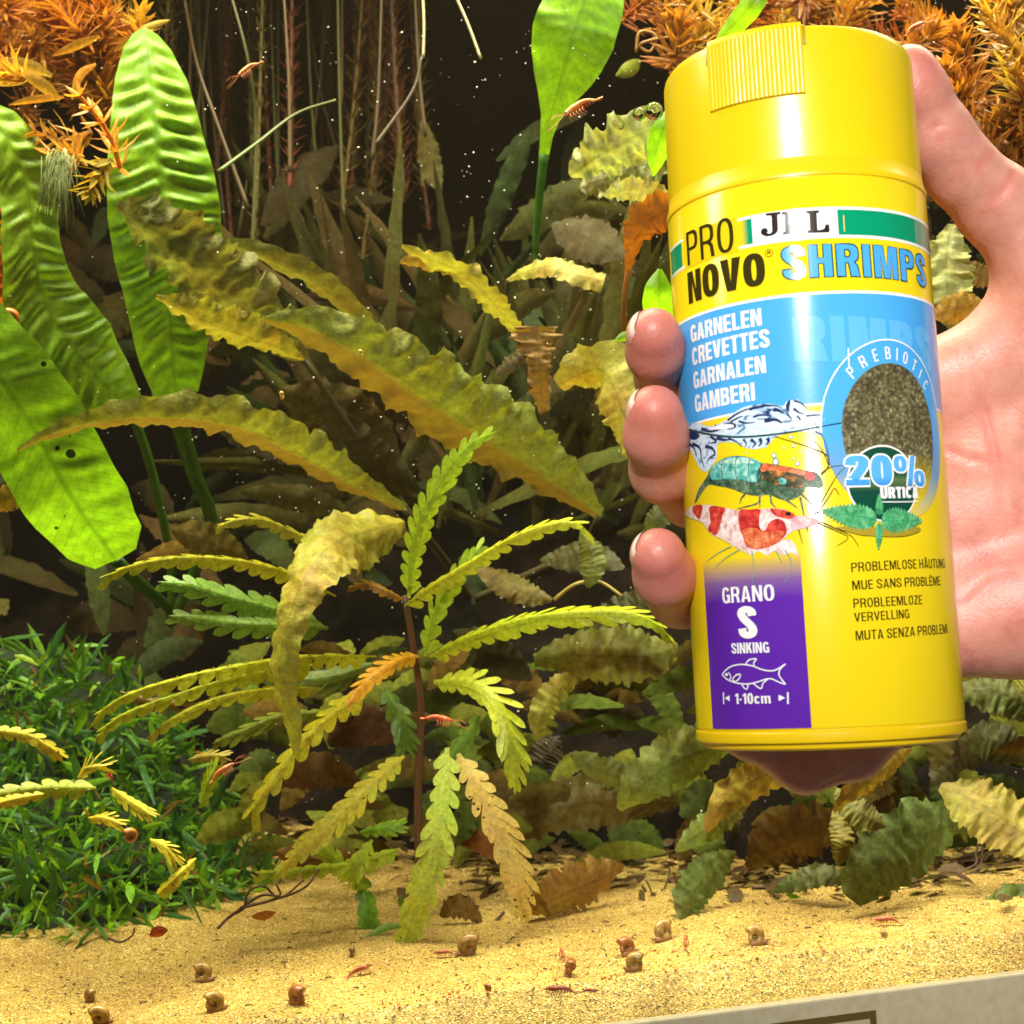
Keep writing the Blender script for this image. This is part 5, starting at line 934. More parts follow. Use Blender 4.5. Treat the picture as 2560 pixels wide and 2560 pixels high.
halo, _ = grad_ink('halo_ink', [(0, YL), (.45, srgb(110, 150, 190)), (.8, BLUE)], 'Z', wc[1] - wr * 1.35, wc[1] + wr * .25)
ring = [(wc[0] + wl * 1.33 * math.cos(t), wc[1] + (wr * 1.33) * math.sin(t)) for t in np.linspace(0, 6.2832, 60)[:-1]]
wrap_h = [q for q in ring]; poly('window_halo', [wrap_h], halo, 4)
poly('pellet_window', [[(wc[0] + wl * math.cos(t), wc[1] + wr * (1 if math.sin(t) > 0 else 1.2) * math.sin(t)) for t in np.linspace(0, 6.2832, 50)[:-1]]], m, 5)
stroke('white_arc', [[(wc[0] + wl * 1.35 * math.cos(t), wc[1] + wr * 1.35 * math.sin(t)) for t in np.linspace(.1, math.pi * 1.0, 50)]], .00032, I['line'], 5, 1)
for k, ch in enumerate('PREBIOTIC'):
    w_ = {'I': .35}.get(ch, 1.); ang = np.interp(k, range(9), [132, 118.5, 105.5, 92.5, 82.5, 72.5, 60.5, 50.5, 39.5]); t = math.radians(ang); g_, gw = glyph(ch, .13); bm = curve_bm(g_); chh = .0030
    for v in bm.verts:
        u = (v.co.x - gw / 2) * chh; w = v.co.y * chh + wr * 1.055
        rx = (wl / wr)
        v.co = (wc[0] + (w * math.cos(t)) * rx + u * math.sin(t), wc[1] + w * math.sin(t) - u * math.cos(t), 0)
    wrap('lettering', bm, I['white'], label, 6)
# splash
def N2(a, b, k, f, s=0): return f
m, nt, b, out = new_mat('splash_print'); tc = nd(nt, 'ShaderNodeTexCoord'); mp = nd(nt, 'ShaderNodeMapping'); mp.inputs['Scale'].default_value = (1, 1, 2.1); nt.links.new(tc.outputs['Object'], mp.inputs[0])
n1 = nd(nt, 'ShaderNodeTexNoise', i_Scale=150.0, i_Detail=4.0, i_Roughness=.55, i_Distortion=1.6); nt.links.new(mp.outputs[0], n1.inputs[0])
nt.links.new(ramp(nt, n1.outputs[0], [(.30, (.02, .04, .12)), (.36, (.12, .25, .42)), (.42, (.45, .60, .76)), (.56, (.62, .74, .84)), (.66, (.36, .54, .74)), (.70, (.04, .08, .2)), (.75, (.5, .65, .8))]), b.inputs['Base Color']); b.inputs['Roughness'].default_value = .25; MAT['splash'] = m
nvy = ink('navy_ink', (.018, .03, .10)); Zc = lambda L_: [zC(x, y) for x, y in L_]
SPL = [(80, 285), (150, 255), (250, 285), (350, 250), (420, 190), (500, 150), (640, 132), (740, 150), (775, 112), (820, 103), (860, 112), (915, 180), (1050, 185), (1140, 210), (1140, 335), (1030, 362), (900, 318), (700, 352), (640, 420), (520, 435), (430, 395), (310, 400), (300, 500), (230, 590), (180, 550), (130, 450), (85, 375)]
poly('splash', [[zC(x, y) for x, y in SPL]], MAT['splash'], 2, smooth=90)
for q in ([(765, 165), (772, 125), (795, 108), (790, 150), (782, 190)], [(95, 325), (150, 320), (190, 345), (160, 375), (120, 365)], [(590, 150), (640, 138), (700, 146), (650, 152)]): poly('splash_shadow', [Zc(q)], nvy, 3, smooth=30)
rs = random.Random(4); SL = [[(375, 245), (430, 205), (500, 172), (580, 160)], [(395, 255), (450, 225), (520, 200)], [(520, 170), (600, 150), (680, 145), (740, 160)], [(545, 222), (600, 208), (665, 216), (640, 232), (570, 238)], [(770, 200), (800, 235), (780, 262)], [(815, 165), (850, 190), (890, 205)], [(680, 170), (720, 180), (750, 200)], [(200, 300), (260, 318), (330, 305)], [(350, 280), (400, 268), (430, 285), (380, 300), (350, 285)], [(900, 215), (980, 208), (1060, 215)], [(930, 250), (1010, 240), (1070, 242)], [(820, 112), (858, 125), (890, 150), (912, 180)], [(840, 215), (860, 240), (835, 262)], [(300, 275), (280, 300), (310, 320)], [(450, 250), (500, 262), (560, 258)], [(620, 250), (700, 240), (760, 285)], [(110, 390), (150, 430), (170, 490)], [(140, 400), (190, 430), (200, 500), (220, 560)], [(225, 420), (270, 430), (290, 470), (250, 500), (235, 540)], [(380, 365), (430, 385), (470, 420)], [(480, 370), (500, 400), (490, 425)], [(530, 372), (560, 400), (540, 428)], [(590, 365), (600, 395), (580, 420)], [(640, 362), (650, 385), (630, 410)], [(300, 360), (350, 375), (400, 372)], [(960, 318), (1000, 340), (1040, 345)], [(260, 350), (300, 385), (250, 400)]]
for q in SL: stroke('splash_ripple', [[tuple(v) for v in spline(Zc(q), 16)]], .00075 * rs.uniform(.6, 1.5), nvy, 3, .25)
for q in ([(470, 205), (520, 192), (530, 202), (480, 215)], [(250, 300), (330, 275), (400, 270), (420, 290), (330, 305)], [(600, 260), (760, 265), (900, 240), (1040, 235), (900, 270), (740, 295)]): poly('splash_light', [Zc(q)], I['white'], 4, smooth=24)
stroke('splash_line', [[tuple(q) for q in spline([zC(x, y) for x, y in ((100, 300), (300, 345), (500, 355), (750, 330), (950, 295), (1140, 262))], 30)]], .0006, I['navy'], 4, .6)
for x, y, r in ((685, 480, 18), (815, 415, 12), (862, 450, 9), (985, 458, 14), (843, 535, 16), (815, 500, 9), (697, 522, 24), (1145, 505, 14), (795, 355, 14), (1020, 340, 18), (505, 460, 6), (750, 428, 7)):
    s, h = zC(x, y); rr = r * .37267 / 9.8e3; poly('bubble_print', [[(s + rr * math.cos(a), h + rr * math.sin(a)) for a in np.linspace(0, 6.28, 14)[:-1]]], I['grey'], 2); poly('bubble_print', [[(s + rr * .65 * math.cos(a), h + rr * .65 * math.sin(a)) for a in np.linspace(0, 6.28, 12)[:-1]]], I['white'], 3)
# printed shrimps
def speckle(name, stops, sc, detail=5., dist=.6):
    m, nt, b, out = new_mat(name); tc = nd(nt, 'ShaderNodeTexCoord'); n1 = nd(nt, 'ShaderNodeTexNoise', i_Scale=sc, i_Detail=detail, i_Roughness=.7, i_Distortion=dist); nt.links.new(tc.outputs['Object'], n1.inputs[0]); nt.links.new(ramp(nt, n1.outputs[0], stops), b.inputs['Base Color']); b.inputs['Roughness'].default_value = .25; return m
teal = speckle('teal_print', [(.30, (.01, .06, .05)), (.40, (.04, .26, .24)), (.52, (.12, .46, .42)), (.64, (.45, .70, .62))], 520)
tdk = speckle('dark_green_print', [(.35, (.012, .03, .02)), (.5, (.05, .11, .06)), (.62, (.15, .22, .14)), (.72, (.4, .45, .35))], 480)
carap = speckle('carapace_print', [(.38, (.02, .03, .015)), (.5, (.07, .07, .03)), (.56, (.50, .16, .03)), (.66, (.65, .32, .08)), (.72, (.15, .4, .5))], 330)
redp = speckle('red_print', [(.35, (.28, .01, .01)), (.5, (.55, .035, .03)), (.65, (.70, .12, .07))], 420)
orp = speckle('orange_red_print', [(.35, (.40, .05, .02)), (.5, (.62, .14, .05)), (.65, (.72, .30, .16))], 700)
whp = speckle('white_pink_print', [(.33, (.45, .20, .18)), (.45, (.70, .50, .48)), (.6, (.82, .74, .72))], 500)
pinkp = speckle('pink_print', [(.35, (.55, .20, .22)), (.5, (.70, .40, .42)), (.65, (.8, .6, .62))], 500)
shade, _ = None, None
Zc = lambda L_: [zC(x, y) for x, y in L_]
poly('printed_shrimp', [Zc([(155, 805), (178, 715), (235, 625), (262, 568), (335, 505), (420, 482), (520, 492), (610, 532), (700, 542), (800, 560), (880, 578), (950, 585), (990, 612), (1015, 680), (980, 702), (900, 692), (880, 732), (820, 772), (740, 778), (650, 742), (590, 750), (500, 740), (400, 702), (300, 682), (250, 675), (205, 725)])], tdk, 3, smooth=80)
poly('printed_shrimp_back', [Zc([(262, 575), (335, 510), (420, 487), (520, 497), (605, 535), (590, 620), (560, 660), (440, 640), (330, 640), (270, 640)])], teal, 4, smooth=50)
poly('printed_shrimp_shield', [Zc([(612, 535), (700, 545), (800, 563), (885, 582), (890, 640), (860, 700), (760, 690), (650, 660), (585, 610)])], carap, 4, smooth=50)
poly('printed_eye', [Zc([(890, 600), (930, 590), (960, 610), (950, 640), (905, 645)])], redp, 5, smooth=20)
leg = lambda L_, w, mt, ly, tp=.4: stroke('printed_feeler', [[tuple(q) for q in spline(Zc(l), 24)] for l in L_], w, mt, ly, tp)
leg([[(1000, 610), (1045, 560), (1050, 500), (1030, 400), (990, 320), (950, 250)], [(1055, 545), (1040, 480), (960, 440), (850, 400), (690, 352)], [(1000, 600), (1060, 560), (1160, 545)], [(960, 880), (1000, 800), (1060, 690), (1110, 610), (1160, 560)], [(975, 870), (1050, 760), (1090, 700), (1120, 745)], [(1050, 540), (1010, 450), (950, 375)]], .00030, I['dark'], 6)
leg([[(490, 740), (465, 770), (458, 800)], [(590, 750), (575, 800), (440, 838)], [(590, 750), (590, 830)], [(660, 745), (670, 800), (700, 830)], [(760, 775), (800, 800), (840, 830)], [(870, 740), (930, 800), (960, 870)], [(860, 760), (880, 850), (890, 900)]], .00055, tdk, 3)
poly('printed_shrimp', [Zc([(95, 872), (140, 820), (200, 810), (300, 818), (450, 848), (560, 840), (700, 835), (780, 850), (830, 885), (960, 900), (1000, 930), (900, 965), (820, 982), (770, 1020), (720, 1075), (620, 1112), (520, 1112), (430, 1095), (350, 1045), (260, 1000), (200, 925)])], whp, 5, smooth=80)
for q, mt in (([(150, 818), (208, 812), (206, 860), (190, 905), (165, 885), (145, 850)], redp), ([(262, 820), (362, 832), (345, 880), (330, 940), (300, 1012), (262, 995), (245, 975), (262, 930), (258, 870)], redp), ([(455, 850), (520, 842), (595, 842), (588, 900), (592, 965), (625, 985), (655, 930), (700, 905), (745, 915), (770, 960), (768, 1005), (720, 1060), (640, 1098), (560, 1108), (500, 1085), (478, 1020), (455, 960)], redp), ([(660, 838), (740, 842), (800, 860), (828, 885), (800, 905), (745, 900), (690, 880)], redp), ([(820, 890), (960, 902), (1000, 930), (900, 960), (800, 975)], pinkp)):
    poly('printed_stripe', [Zc(q)], mt, 6, smooth=64)
poly('printed_stripe', [Zc([(475, 985), (560, 965), (605, 990), (680, 990), (745, 985), (752, 1010), (715, 1058), (640, 1095), (560, 1105), (505, 1080)])], orp, 7, smooth=50)
mint = speckle('mint_print', [(.35, (.15, .45, .40)), (.55, (.55, .75, .66)), (.7, (.8, .88, .8))], 500)
poly('printed_highlight', [Zc([(330, 530), (400, 502), (500, 508), (560, 530), (480, 532), (400, 535)])], mint, 5, smooth=30)
poly('printed_orange_ridge', [Zc([(612, 538), (700, 548), (800, 566), (888, 586), (885, 615), (820, 600), (740, 585), (650, 580), (600, 590)])], orp, 5, smooth=40)
poly('printed_blue_spot', [Zc([(715, 640), (745, 630), (770, 650), (760, 675), (730, 672)])], teal, 6, smooth=16)
for q in ([(350, 510), (335, 570), (350, 640), (380, 690)], [(440, 488), (425, 560), (440, 640), (470, 720)], [(525, 495), (515, 570), (530, 650), (550, 740)], [(605, 535), (578, 610), (590, 690), (640, 740)]): stroke('printed_segment', [[tuple(v) for v in spline(Zc(q), 16)]], .00028, tdk if q[0][0] < 600 else I['black'], 6, .5)
poly('printed_eye', [Zc([(765, 862), (790, 858), (800, 875), (785, 886), (766, 880)])], I['black'], 7, smooth=14)
poly('printed_belly', [Zc([(430, 1095), (540, 1105), (640, 1108), (720, 1070), (790, 1040), (830, 1090), (850, 1160), (800, 1130), (740, 1150), (690, 1120), (640, 1150), (580, 1120), (540, 1150), (480, 1120)])], whp, 4, smooth=50)
leg([[(1000, 925), (1100, 970), (1200, 1020), (1250, 1090)], [(980, 935), (1100, 985), (1180, 1030), (1110, 1085)], [(850, 975), (865, 1030), (878, 1075)], [(905, 960), (915, 1000)]], .00028, I['dark'], 6)
leg([[(400, 1090), (320, 1130), (235, 1190)], [(460, 1110), (360, 1170), (290, 1240)], [(540, 1120), (550, 1240), (540, 1330)], [(760, 1110), (800, 1200), (760, 1330)], [(700, 1120), (740, 1200)]], .00030, I['grey'], 6)
# 20 percent disc
dc = zC(1425, 668); dr = zC(1420, 410)[1] - dc[1]; dl = dc[0] - zC(1168, 660)[0]
disc = lambda k: [(dc[0] + dl * k * math.cos(t), dc[1] + dr * k * math.sin(t)) for t in np.linspace(0, 6.2832, 60)[:-1]]
poly('disc_ring', [disc(1.0)], I['line'], 6)
dgm, _ = grad_ink('disc_green_ink', [(0, (.0, .06, .03)), (.4, (.005, .055, .035)), (.55, (.09, .16, .05)), (.62, (.01, .07, .04)), (1, (.005, .06, .035))], 'Z', dc[1] - dr, dc[1] + dr)
poly('green_disc', [disc(.955)], dgm, 7)
b2, _ = grad_ink('percent_ink', [(0, (.02, .12, .16)), (.35, srgb(60, 140, 210)), (1, srgb(84, 165, 232))], 'Z', zC(1300, 705)[1], zC(1300, 620)[1])
text('lettering', '20%', zC(1166, 684), zC(1690, 691), zC(1166, 482), b2, 9, .25, (.0008, I['line'], -1), sp=.05)
text('lettering', 'URTICA', zC(1395, 770), zC(1645, 766), zC(1395, 694), I['white'], 10, .24, sp=.06)
stroke('white_rule', [[zC(1405, 792), zC(1520, 792), zC(1645, 790)]], .00025, I['white'], 10)
# nettle sprig
nett = speckle('nettle_print', [(.35, (.02, .16, .05)), (.5, (.06, .33, .13)), (.65, (.16, .48, .24))], 600)
def nleaf(b0, tip, w, n=15):
    B = np.array(b0, float); T_ = np.array(tip, float) - B; L_ = np.linalg.norm(T_); T_ /= L_; Nn = np.array([-T_[1], T_[0]]); up, dn = [], []
    for i in range(n + 1):
        t = i / n; ww = w / 2 * math.sin(math.pi * min(1, t ** .62)) ** .85
        for o_, k in ((0, .84), (.6 / n, 1.12)):
            if t + o_ <= 1: up.append(B + T_ * L_ * (t + o_) + Nn * ww * k); dn.append(B + T_ * L_ * (t + o_) - Nn * ww * k)
    poly('printed_nettle_leaf', [Zc(up + dn[::-1])], nett, 12)
    stroke('printed_vein', [[zC(*(B + T_ * L_ * t)) for t in (.03, .3, .6, .95)]], .0002, I['green'], 13, .3)
sh = speckle('sprig_shadow_print', [(.3, (.30, .22, .02)), (.7, (.42, .32, .02))], 80)
poly('printed_shadow', [Zc([(1100, 960), (1240, 1010), (1340, 1020), (1450, 1025), (1560, 1020), (1660, 985), (1640, 960), (1500, 960), (1300, 960)])], sh, 10, smooth=40)
nleaf((1380, 915), (1005, 850), 165); nleaf((1390, 915), (1668, 918), 165); nleaf((1386, 890), (1384, 738), 52, 9); nleaf((1386, 920), (1380, 1112), 52, 9)
# purple panel
sl, sr_ = zD(190, 800)[0], zD(830, 800)[0]; hpt = zD(480, 130)[1]
pm, _ = grad_ink('purple_fade_ink', [(0, (.095, .016, .34)), (.75, (.10, .018, .35)), (.86, (.20, .10, .30)), (.95, (.50, .35, .10)), (1, YL)], 'Z', HB, hpt)
band('purple_panel', sl, sr_, HB + .0003, hpt, pm, 2)
text('lettering', 'GRANO', zD(283, 440), zD(620, 420), zD(283, 338), I['white'], 5, .155); text('lettering', 'S', zD(388, 668), zD(510, 664), zD(388, 462), I['white'], 5, .25); text('lettering', 'SINKING', zD(342, 768), zD(586, 760), zD(342, 700), I['white'], 5, .175)
text('lettering', '1-10cm', zD(366, 1096), zD(595, 1092), zD(366, 1028), I['white'], 5, .175)
for x in (288, 705): stroke('scale_bar', [[zD(x, 1020), zD(x + 1, 1060), zD(x + 2, 1096)]], .0004, I['white'], 5)
poly('scale_arrow', [[zD(296, 1058), zD(328, 1040), zD(328, 1078)]], I['white'], 5); poly('scale_arrow', [[zD(690, 1056), zD(645, 1036), zD(646, 1078)]], I['white'], 5)
Zd = lambda L_, n=26: [tuple(q) for q in spline([zD(x, y) for x, y in L_], n)]
stroke('fish_outline', [Zd([(280, 905), (300, 878), (340, 850), (400, 838), (470, 846), (540, 872), (600, 880), (640, 868), (690, 835)]), Zd([(690, 835), (655, 870), (648, 905), (665, 935), (692, 968)]), Zd([(692, 968), (650, 955), (600, 932), (560, 935), (500, 955), (440, 966), (370, 958), (310, 935), (280, 905)], 40), Zd([(432, 836), (455, 808), (502, 802), (485, 825), (487, 850)], 20), Zd([(405, 962), (420, 990), (440, 998), (448, 970)], 14), Zd([(482, 962), (530, 996), (545, 960), (575, 935)], 18), Zd([(345, 935), (370, 908), (398, 903), (390, 930), (365, 950), (345, 940)], 20), Zd([(320, 890), (335, 915), (330, 940)], 12)], .00030, I['white'], 5)
poly('fish_eye', [Zd([(298, 900), (310, 893), (318, 905), (308, 915), (298, 908), (298, 900)], 14)], I['white'], 5)
for tx_, a, b_, t_ in (('PROBLEMLOSE HÄUTUNG', (1118, 235), (1728, 207), (1116, 175)), ('MUE SANS PROBLÈME', (1125, 352), (1697, 321), (1124, 292)), ('PROBLEEMLOZE', (1132, 470), (1580, 444), (1131, 410)), ('VERVELLING', (1138, 560), (1496, 535), (1136, 502)), ('MUTA SENZA PROBLEMI', (1147, 682), (1743, 634), (1146, 620))):
    text('lettering', tx_, zD(*a), zD(*b_), zD(*t_), I['dark'], 3, .13, sp=.09)
gold = plain('gold_tick', (.7, .5, .1), .3)
stroke('gold_tick', [[zA(1068, 1030), zA(1070, 1070), zA(1072, 1108)]], .0003, gold, 4); stroke('gold_tick', [[zA(1090, 1665), zA(1092, 1710), zA(1094, 1765)]], .0003, I['line'], 5)
# ------------------------------------------------------------------ the hand: one continuous surface from a smooth union of tapered limbs
def hp(px, py, d, r): return (*cam_pt(px, py, d), r * 1e-3)
palm = [[hp(2170, 980, .429, 11.5), hp(2480, 1060, .428, 14), hp(2900, 1270, .428, 19)], [hp(2130, 1130, .430, 11.5), hp(2450, 1180, .430, 14), hp(2900, 1290, .430, 19)],
        [hp(2130, 1310, .430, 11.5), hp(2450, 1320, .430, 14), hp(2900, 1310, .430, 19)], [hp(2190, 1490, .428, 11), hp(2480, 1470, .429, 14), hp(2900, 1340, .430, 19)],
        [hp(2620, 640, .412, 12), hp(2680, 820, .416, 17), hp(2720, 1010, .420, 19), hp(2860, 1230, .424, 20)],       # ball of the thumb
        [hp(2370, 1570, .424, 14.5), hp(2560, 1520, .425, 18), hp(2800, 1420, .427, 20)],                               # heel of the hand
        [hp(2310, 960, .424, 12), hp(2470, 900, .421, 10), hp(2600, 740, .416, 11)],                                    # web
        [hp(2800, 1280, .428, 21), hp(3300, 1400, .43, 23)]]
fing = {'thumb': [hp(2272, 178, .396, 6.9), hp(2285, 230, .398, 8.4), hp(2345, 350, .402, 9.3), hp(2405, 430, .405, 9.3), hp(2490, 510, .409, 10.6), hp(2620, 660, .413, 12.5), hp(2690, 820, .417, 16)],
        'index': [hp(1635, 836, .374, 6.6), hp(1640, 880, .380, 6.9), hp(1665, 945, .394, 7.5), hp(1760, 1005, .413, 8.2), hp(1960, 1000, .425, 8.6), hp(2170, 980, .429, 11)],
        'middle': [hp(1637, 1033, .370, 6.9), hp(1640, 1090, .374, 7.4), hp(1658, 1175, .387, 8.0), hp(1730, 1235, .407, 8.5), hp(1900, 1200, .424, 8.8), hp(2130, 1130, .43, 11)],
        'ring': [hp(1646, 1388, .370, 6.7), hp(1662, 1440, .376, 7.2), hp(1700, 1490, .392, 7.7), hp(1790, 1500, .413, 8.2), hp(1950, 1420, .425, 8.6), hp(2130, 1310, .43, 11)],
        'little': [hp(1820, 1740, .408, 6.4), hp(1870, 1825, .413, 7.2), hp(2010, 1900, .418, 8.6), hp(2130, 1870, .421, 8.6), hp(2250, 1760, .425, 9.5), hp(2200, 1490, .428, 11)]}
def cone_sdf(X, a, b):
    pa, ra, pb, rb = np.array(a[:3]), a[3], np.array(b[:3]), b[3]; ba = pb - pa; l2 = ba.dot(ba)
    h = np.clip(((X - pa) @ ba) / l2, 0, 1); return np.linalg.norm(X - pa - h[:, None] * ba, axis=1) - (ra + (rb - ra) * h)
def smin(a, b, k):
    h = np.clip(.5 + .5 * (b - a) / k, 0, 1); return b * (1 - h) + a * h - k * h * (1 - h)
# creases: polylines on the skin, (px,py,depth), width, depth
creases = [([(2335, 318, .392), (2370, 305, .393), (2415, 300, .396)], .0007, .0007), ([(2345, 345, .392), (2400, 335, .393)], .0006, .0003), ([(2440, 560, .398), (2490, 500, .397), (2530, 440, .399)], .0008, .0007), ([(2470, 650, .402), (2530, 700, .402), (2570, 800, .401), (2560, 920, .402), (2530, 1050, .404)], .0010, .0010), ([(2380, 900, .414), (2450, 1000, .413), (2500, 1200, .413), (2520, 1400, .41)], .0010, .0011), ([(2350, 1120, .416), (2440, 1150, .414), (2560, 1160, .41)], .0008, .0007), ([(2420, 1260, .413), (2500, 1290, .411), (2580, 1270, .409)], .0007, .0005), ([(2400, 1500, .411), (2470, 1440, .410), (2560, 1420, .407)], .0008, .0006), ([(2395, 440, .394), (2440, 420, .394), (2480, 380, .398)], .0006, .0004), ([(2480, 720, .404), (2520, 850, .402), (2500, 980, .405)], .0007, .0005), ([(1870, 1925, .41), (1960, 1945, .41), (2060, 1960, .412), (2150, 1925, .414)], .0007, .0005),
           ([(1580, 905, .385), (1620, 925, .380), (1680, 930, .379)], .0006, .0003), ([(1585, 1140, .380), (1640, 1155, .375), (1700, 1150, .374)], .0006, .0003), ([(1610, 1455, .383), (1660, 1470, .378), (1715, 1450, .378)], .0006, .0003)]
CRZ = [(np.array([cam_pt(*q) for q in spline(c, 14)]), w, d) for c, w, d in creases]
def polyline_d(X, P):
    r = np.full(len(X), 9.)
    for a, b in zip(P[:-1], P[1:]):
        ba = b - a; h = np.clip(((X - a) @ ba) / ba.dot(ba), 0, 1); r = np.minimum(r, np.linalg.norm(X - a - h[:, None] * ba, axis=1))
    return r
def hand_sdf(X, fine=False):
    d = None
    for ch in palm:
        for a, b in zip(ch[:-1], ch[1:]):
            s = cone_sdf(X, a, b); d = s if d is None else smin(d, s, .009)
    for nme, ch in fing.items():
        f = None
        for a, b in zip(ch[:-1], ch[1:]):
            s = cone_sdf(X, a, b); f = s if f is None else smin(f, s, .004)
        d = smin(d, f, .006 if nme == 'thumb' else .0018)
    if fine:
        for P, w, dp in CRZ: d = d + dp * np.exp(-(polyline_d(X, P) / w) ** 2)
    return d
lo = np.array([.022, .350, -.085]); hi = np.array([.205, .460, .128]); st = .0013
gx, gy, gz = [np.arange(lo[k], hi[k], st) for k in range(3)]; nX, nY, nZ = len(gx), len(gy), len(gz)
K_ = 5; cg = [g[::K_] for g in (gx, gy, gz)]; Gc = np.stack(np.meshgrid(*cg, indexing='ij'), -1); Dc = hand_sdf(Gc.reshape(-1, 3)).reshape(Gc.shape[:3])   # coarse pass
D_ = Dc[np.ix_(np.arange(nX) // K_, np.arange(nY) // K_, np.arange(nZ) // K_)].copy(); near = np.argwhere(np.abs(D_) < st * K_ * 1.8); D_[tuple(near.T)] = hand_sdf(np.stack([gx[near[:, 0]], gy[near[:, 1]], gz[near[:, 2]]], 1)); ins = D_ < 0
cnt = np.zeros((nX - 1, nY - 1, nZ - 1), int)
for i in (0, 1):
    for j in (0, 1):
        for k in (0, 1): cnt += ins[i:nX - 1 + i, j:nY - 1 + j, k:nZ - 1 + k]
act = (cnt > 0) & (cnt < 8); vid = -np.ones(act.shape, int); vid[act] = np.arange(act.sum()); ci = np.argwhere(act); HV = lo + (ci + .5) * st
quads = []
for ax in range(3):
    o1, o2 = [q for q in range(3) if q != ax]; sh = [slice(None)] * 3; sh2 = [slice(None)] * 3; sh[ax] = slice(0, -1); sh2[ax] = slice(1, None)
    e = np.argwhere(ins[tuple(sh)] != ins[tuple(sh2)]); e = e[(e[:, o1] > 0) & (e[:, o2] > 0) & (e[:, o1] < act.shape[o1]) & (e[:, o2] < act.shape[o2])]
    fl_ = ins[tuple(sh)][tuple(e.T)]; c = []
    for da, db in ((0, 0), (1, 0), (1, 1), (0, 1)):
        q = e.copy(); q[:, o1] -= da; q[:, o2] -= db; c.append(vid[tuple(q.T)])
    c = np.stack(c, 1); flip = fl_ if ax != 1 else ~fl_; c[~flip] = c[~flip][:, ::-1]; quads.append(c)
quads = np.concatenate(quads); quads = quads[(quads >= 0).all(1)]
for it in range(5):                                     # relax, then pull onto the exact surface
    if it < 3:
        acc = np.zeros_like(HV); n_ = np.zeros(len(HV))
        for a, b in ((0, 1), (1, 2), (2, 3), (3, 0)):
            np.add.at(acc, quads[:, a], HV[quads[:, b]]); np.add.at(n_, quads[:, a], 1); np.add.at(acc, quads[:, b], HV[quads[:, a]]); np.add.at(n_, quads[:, b], 1)
        HV = HV * .4 + .6 * acc / np.maximum(n_, 1)[:, None]
    f0_ = hand_sdf(HV, True); gr = np.stack([(hand_sdf(HV + np.eye(3)[k] * 4e-4, True) - f0_) / 4e-4 for k in range(3)], 1); HV = HV - np.clip(f0_, -.002, .002)[:, None] * gr / np.maximum((gr ** 2).sum(1), .3)[:, None]
# skin: redder pigment at the fingertips; redder tone in the creases and low palm
tips = [(fing[k][0], 11e-3) for k in fing]; redv = np.zeros(len(HV))
for q, w in tips: redv = np.maximum(redv, np.exp(-(np.linalg.norm(HV - np.array(q[:3]), axis=1) / w) ** 2))
for P, w, dp in CRZ: redv = np.maximum(redv, .55 * np.exp(-(polyline_d(HV, P) / (w * 2.2)) ** 2))
pl = cam_pt(2560, 1420, .405); redv = np.maximum(redv, .55 * np.exp(-(np.linalg.norm(HV - pl, axis=1) / .017) ** 2))
m, nt, b, out = new_mat('skin'); L = nt.links; at_ = nd(nt, 'ShaderNodeAttribute', attribute_name='flush'); tc = nd(nt, 'ShaderNodeTexCoord')
n1 = nd(nt, 'ShaderNodeTexNoise', i_Scale=95.0, i_Detail=7.0, i_Roughness=.68); n2 = nd(nt, 'ShaderNodeTexVoronoi', i_Scale=1100.0); n3 = nd(nt, 'ShaderNodeTexNoise', i_Scale=600.0, i_Detail=4.0)
for n in (n1, n2, n3): L.new(tc.outputs['Object'], n.inputs['Vector'])
c = ramp(nt, n1.outputs[0], [(.28, (.44, .155, .115)), (.45, (.55, .24, .185)), (.58, (.59, .28, .22)), (.75, (.65, .36, .275))])
c = mixc(nt, c, (.54, .115, .095), ramp(nt, at_.outputs['Fac'], [(0, (0, 0, 0)), (1, (.75, .75, .75))]))
L.new(c, b.inputs['Base Color']); b.inputs['Roughness'].default_value = .46; b.inputs['Subsurface Weight'].default_value = .5; b.inputs['Subsurface Radius'].default_value = (.006, .002, .001); b.inputs['Subsurface Scale'].default_value = .45
ad = nd(nt, 'ShaderNodeMath', operation='ADD'); L.new(n2.outputs['Distance'], ad.inputs[0]); L.new(n3.outputs[0], ad.inputs[1])
bp = nd(nt, 'ShaderNodeBump', i_Strength=.22, i_Distance=.0003); L.new(ad.outputs[0], bp.inputs['Height']); L.new(bp.outputs[0], b.inputs['Normal']); MAT['skin'] = m
hloc = at(2560, 1300, .43)
hand = mesh_obj('hand', HV @ M3.T - hloc, quads.tolist(), MAT['skin']); hand.location = Vector(hloc)
tag(hand, 'right hand gripping the yellow tin from behind, palm to the viewer', 'hand')
bm = bmesh.new(); bm.from_mesh(hand.data); bmesh.ops.recalc_face_normals(bm, faces=bm.faces); bm.to_mesh(hand.data); bm.free()
fa = hand.data.attributes.new('flush', 'FLOAT', 'POINT'); fa.data.foreach_set('value', redv.astype(np.float32))
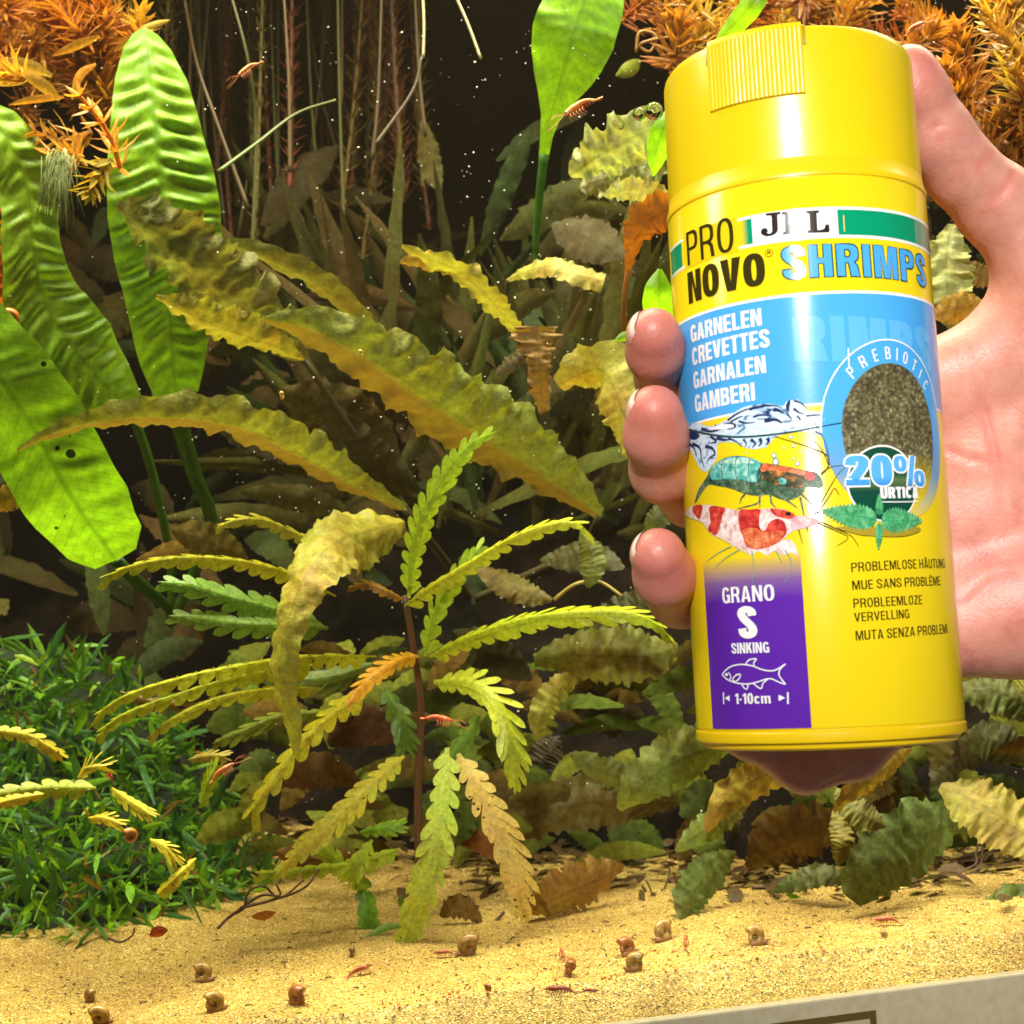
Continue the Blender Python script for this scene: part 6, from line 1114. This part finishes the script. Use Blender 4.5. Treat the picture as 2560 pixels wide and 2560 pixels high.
m, nt, b, out = new_mat('fingernail'); b.inputs['Base Color'].default_value = (.74, .46, .38, 1); b.inputs['Roughness'].default_value = .22; b.inputs['Coat Weight'].default_value = .2
uv = nd(nt, 'ShaderNodeUVMap'); sp = nd(nt, 'ShaderNodeSeparateXYZ'); nt.links.new(uv.outputs[0], sp.inputs[0]); nt.links.new(ramp(nt, sp.outputs[0], [(.84, (.66, .34, .26)), (.90, (.78, .66, .56))]), b.inputs['Base Color']); MAT['nail'] = m
def nail(ch, out_dir, half=50):
    """thin plate whose sides and root dip under the skin, free edge just proud of the fingertip"""
    tip, nxt = np.array(ch[0][:3]), np.array(ch[1][:3]); ax = unit(tip - nxt); o_ = np.array(out_dir, float); o_ = unit(o_ - ax * o_.dot(ax)); sd = np.cross(ax, o_); V, UV = [], []; nu, nv = 20, 17; r0 = ch[0][3]; r1 = ch[1][3]; ln_ = np.linalg.norm(tip - nxt)
    for i in range(nu):
        t = i / (nu - 1)
        for k in range(nv):
            v = -1 + 2 * k / (nv - 1); a = math.radians(half) * v; ln = -.0070 + (.0070 + r0 * .86) * t - .0016 * v * v * t
            rr = r0 + (r1 - r0) * min(1, -ln / ln_) if ln < 0 else math.sqrt(max(.05, 1 - (ln / (r0 * 1.02)) ** 2)) * r0
            rr += .00042 * (1 - abs(v) ** 6 * 2.2) * (1 if t > .12 else t / .12 * 2 - 1)
            V.append(tip + ax * ln + (o_ * math.cos(a) + sd * math.sin(a)) * rr); UV.append((t, v))
    Fc = [(i * nv + k, i * nv + k + 1, (i + 1) * nv + k + 1, (i + 1) * nv + k) for i in range(nu - 1) for k in range(nv - 1)]
    if np.dot(np.cross(V[nv] - V[0], V[1] - V[0]), o_) < 0: Fc = [f[::-1] for f in Fc]
    return mesh_obj('fingernail', np.array(V) @ M3.T, Fc, MAT['nail'], hand, uv=UV)
nail(fing['index'], (-1, .62, .0)); nail(fing['middle'], (-1, .62, 0)); nail(fing['ring'], (-1, .62, .15)); nail(fing['thumb'], (.25, 1, .1)); nail(fing['little'], (-.2, 1, 0))
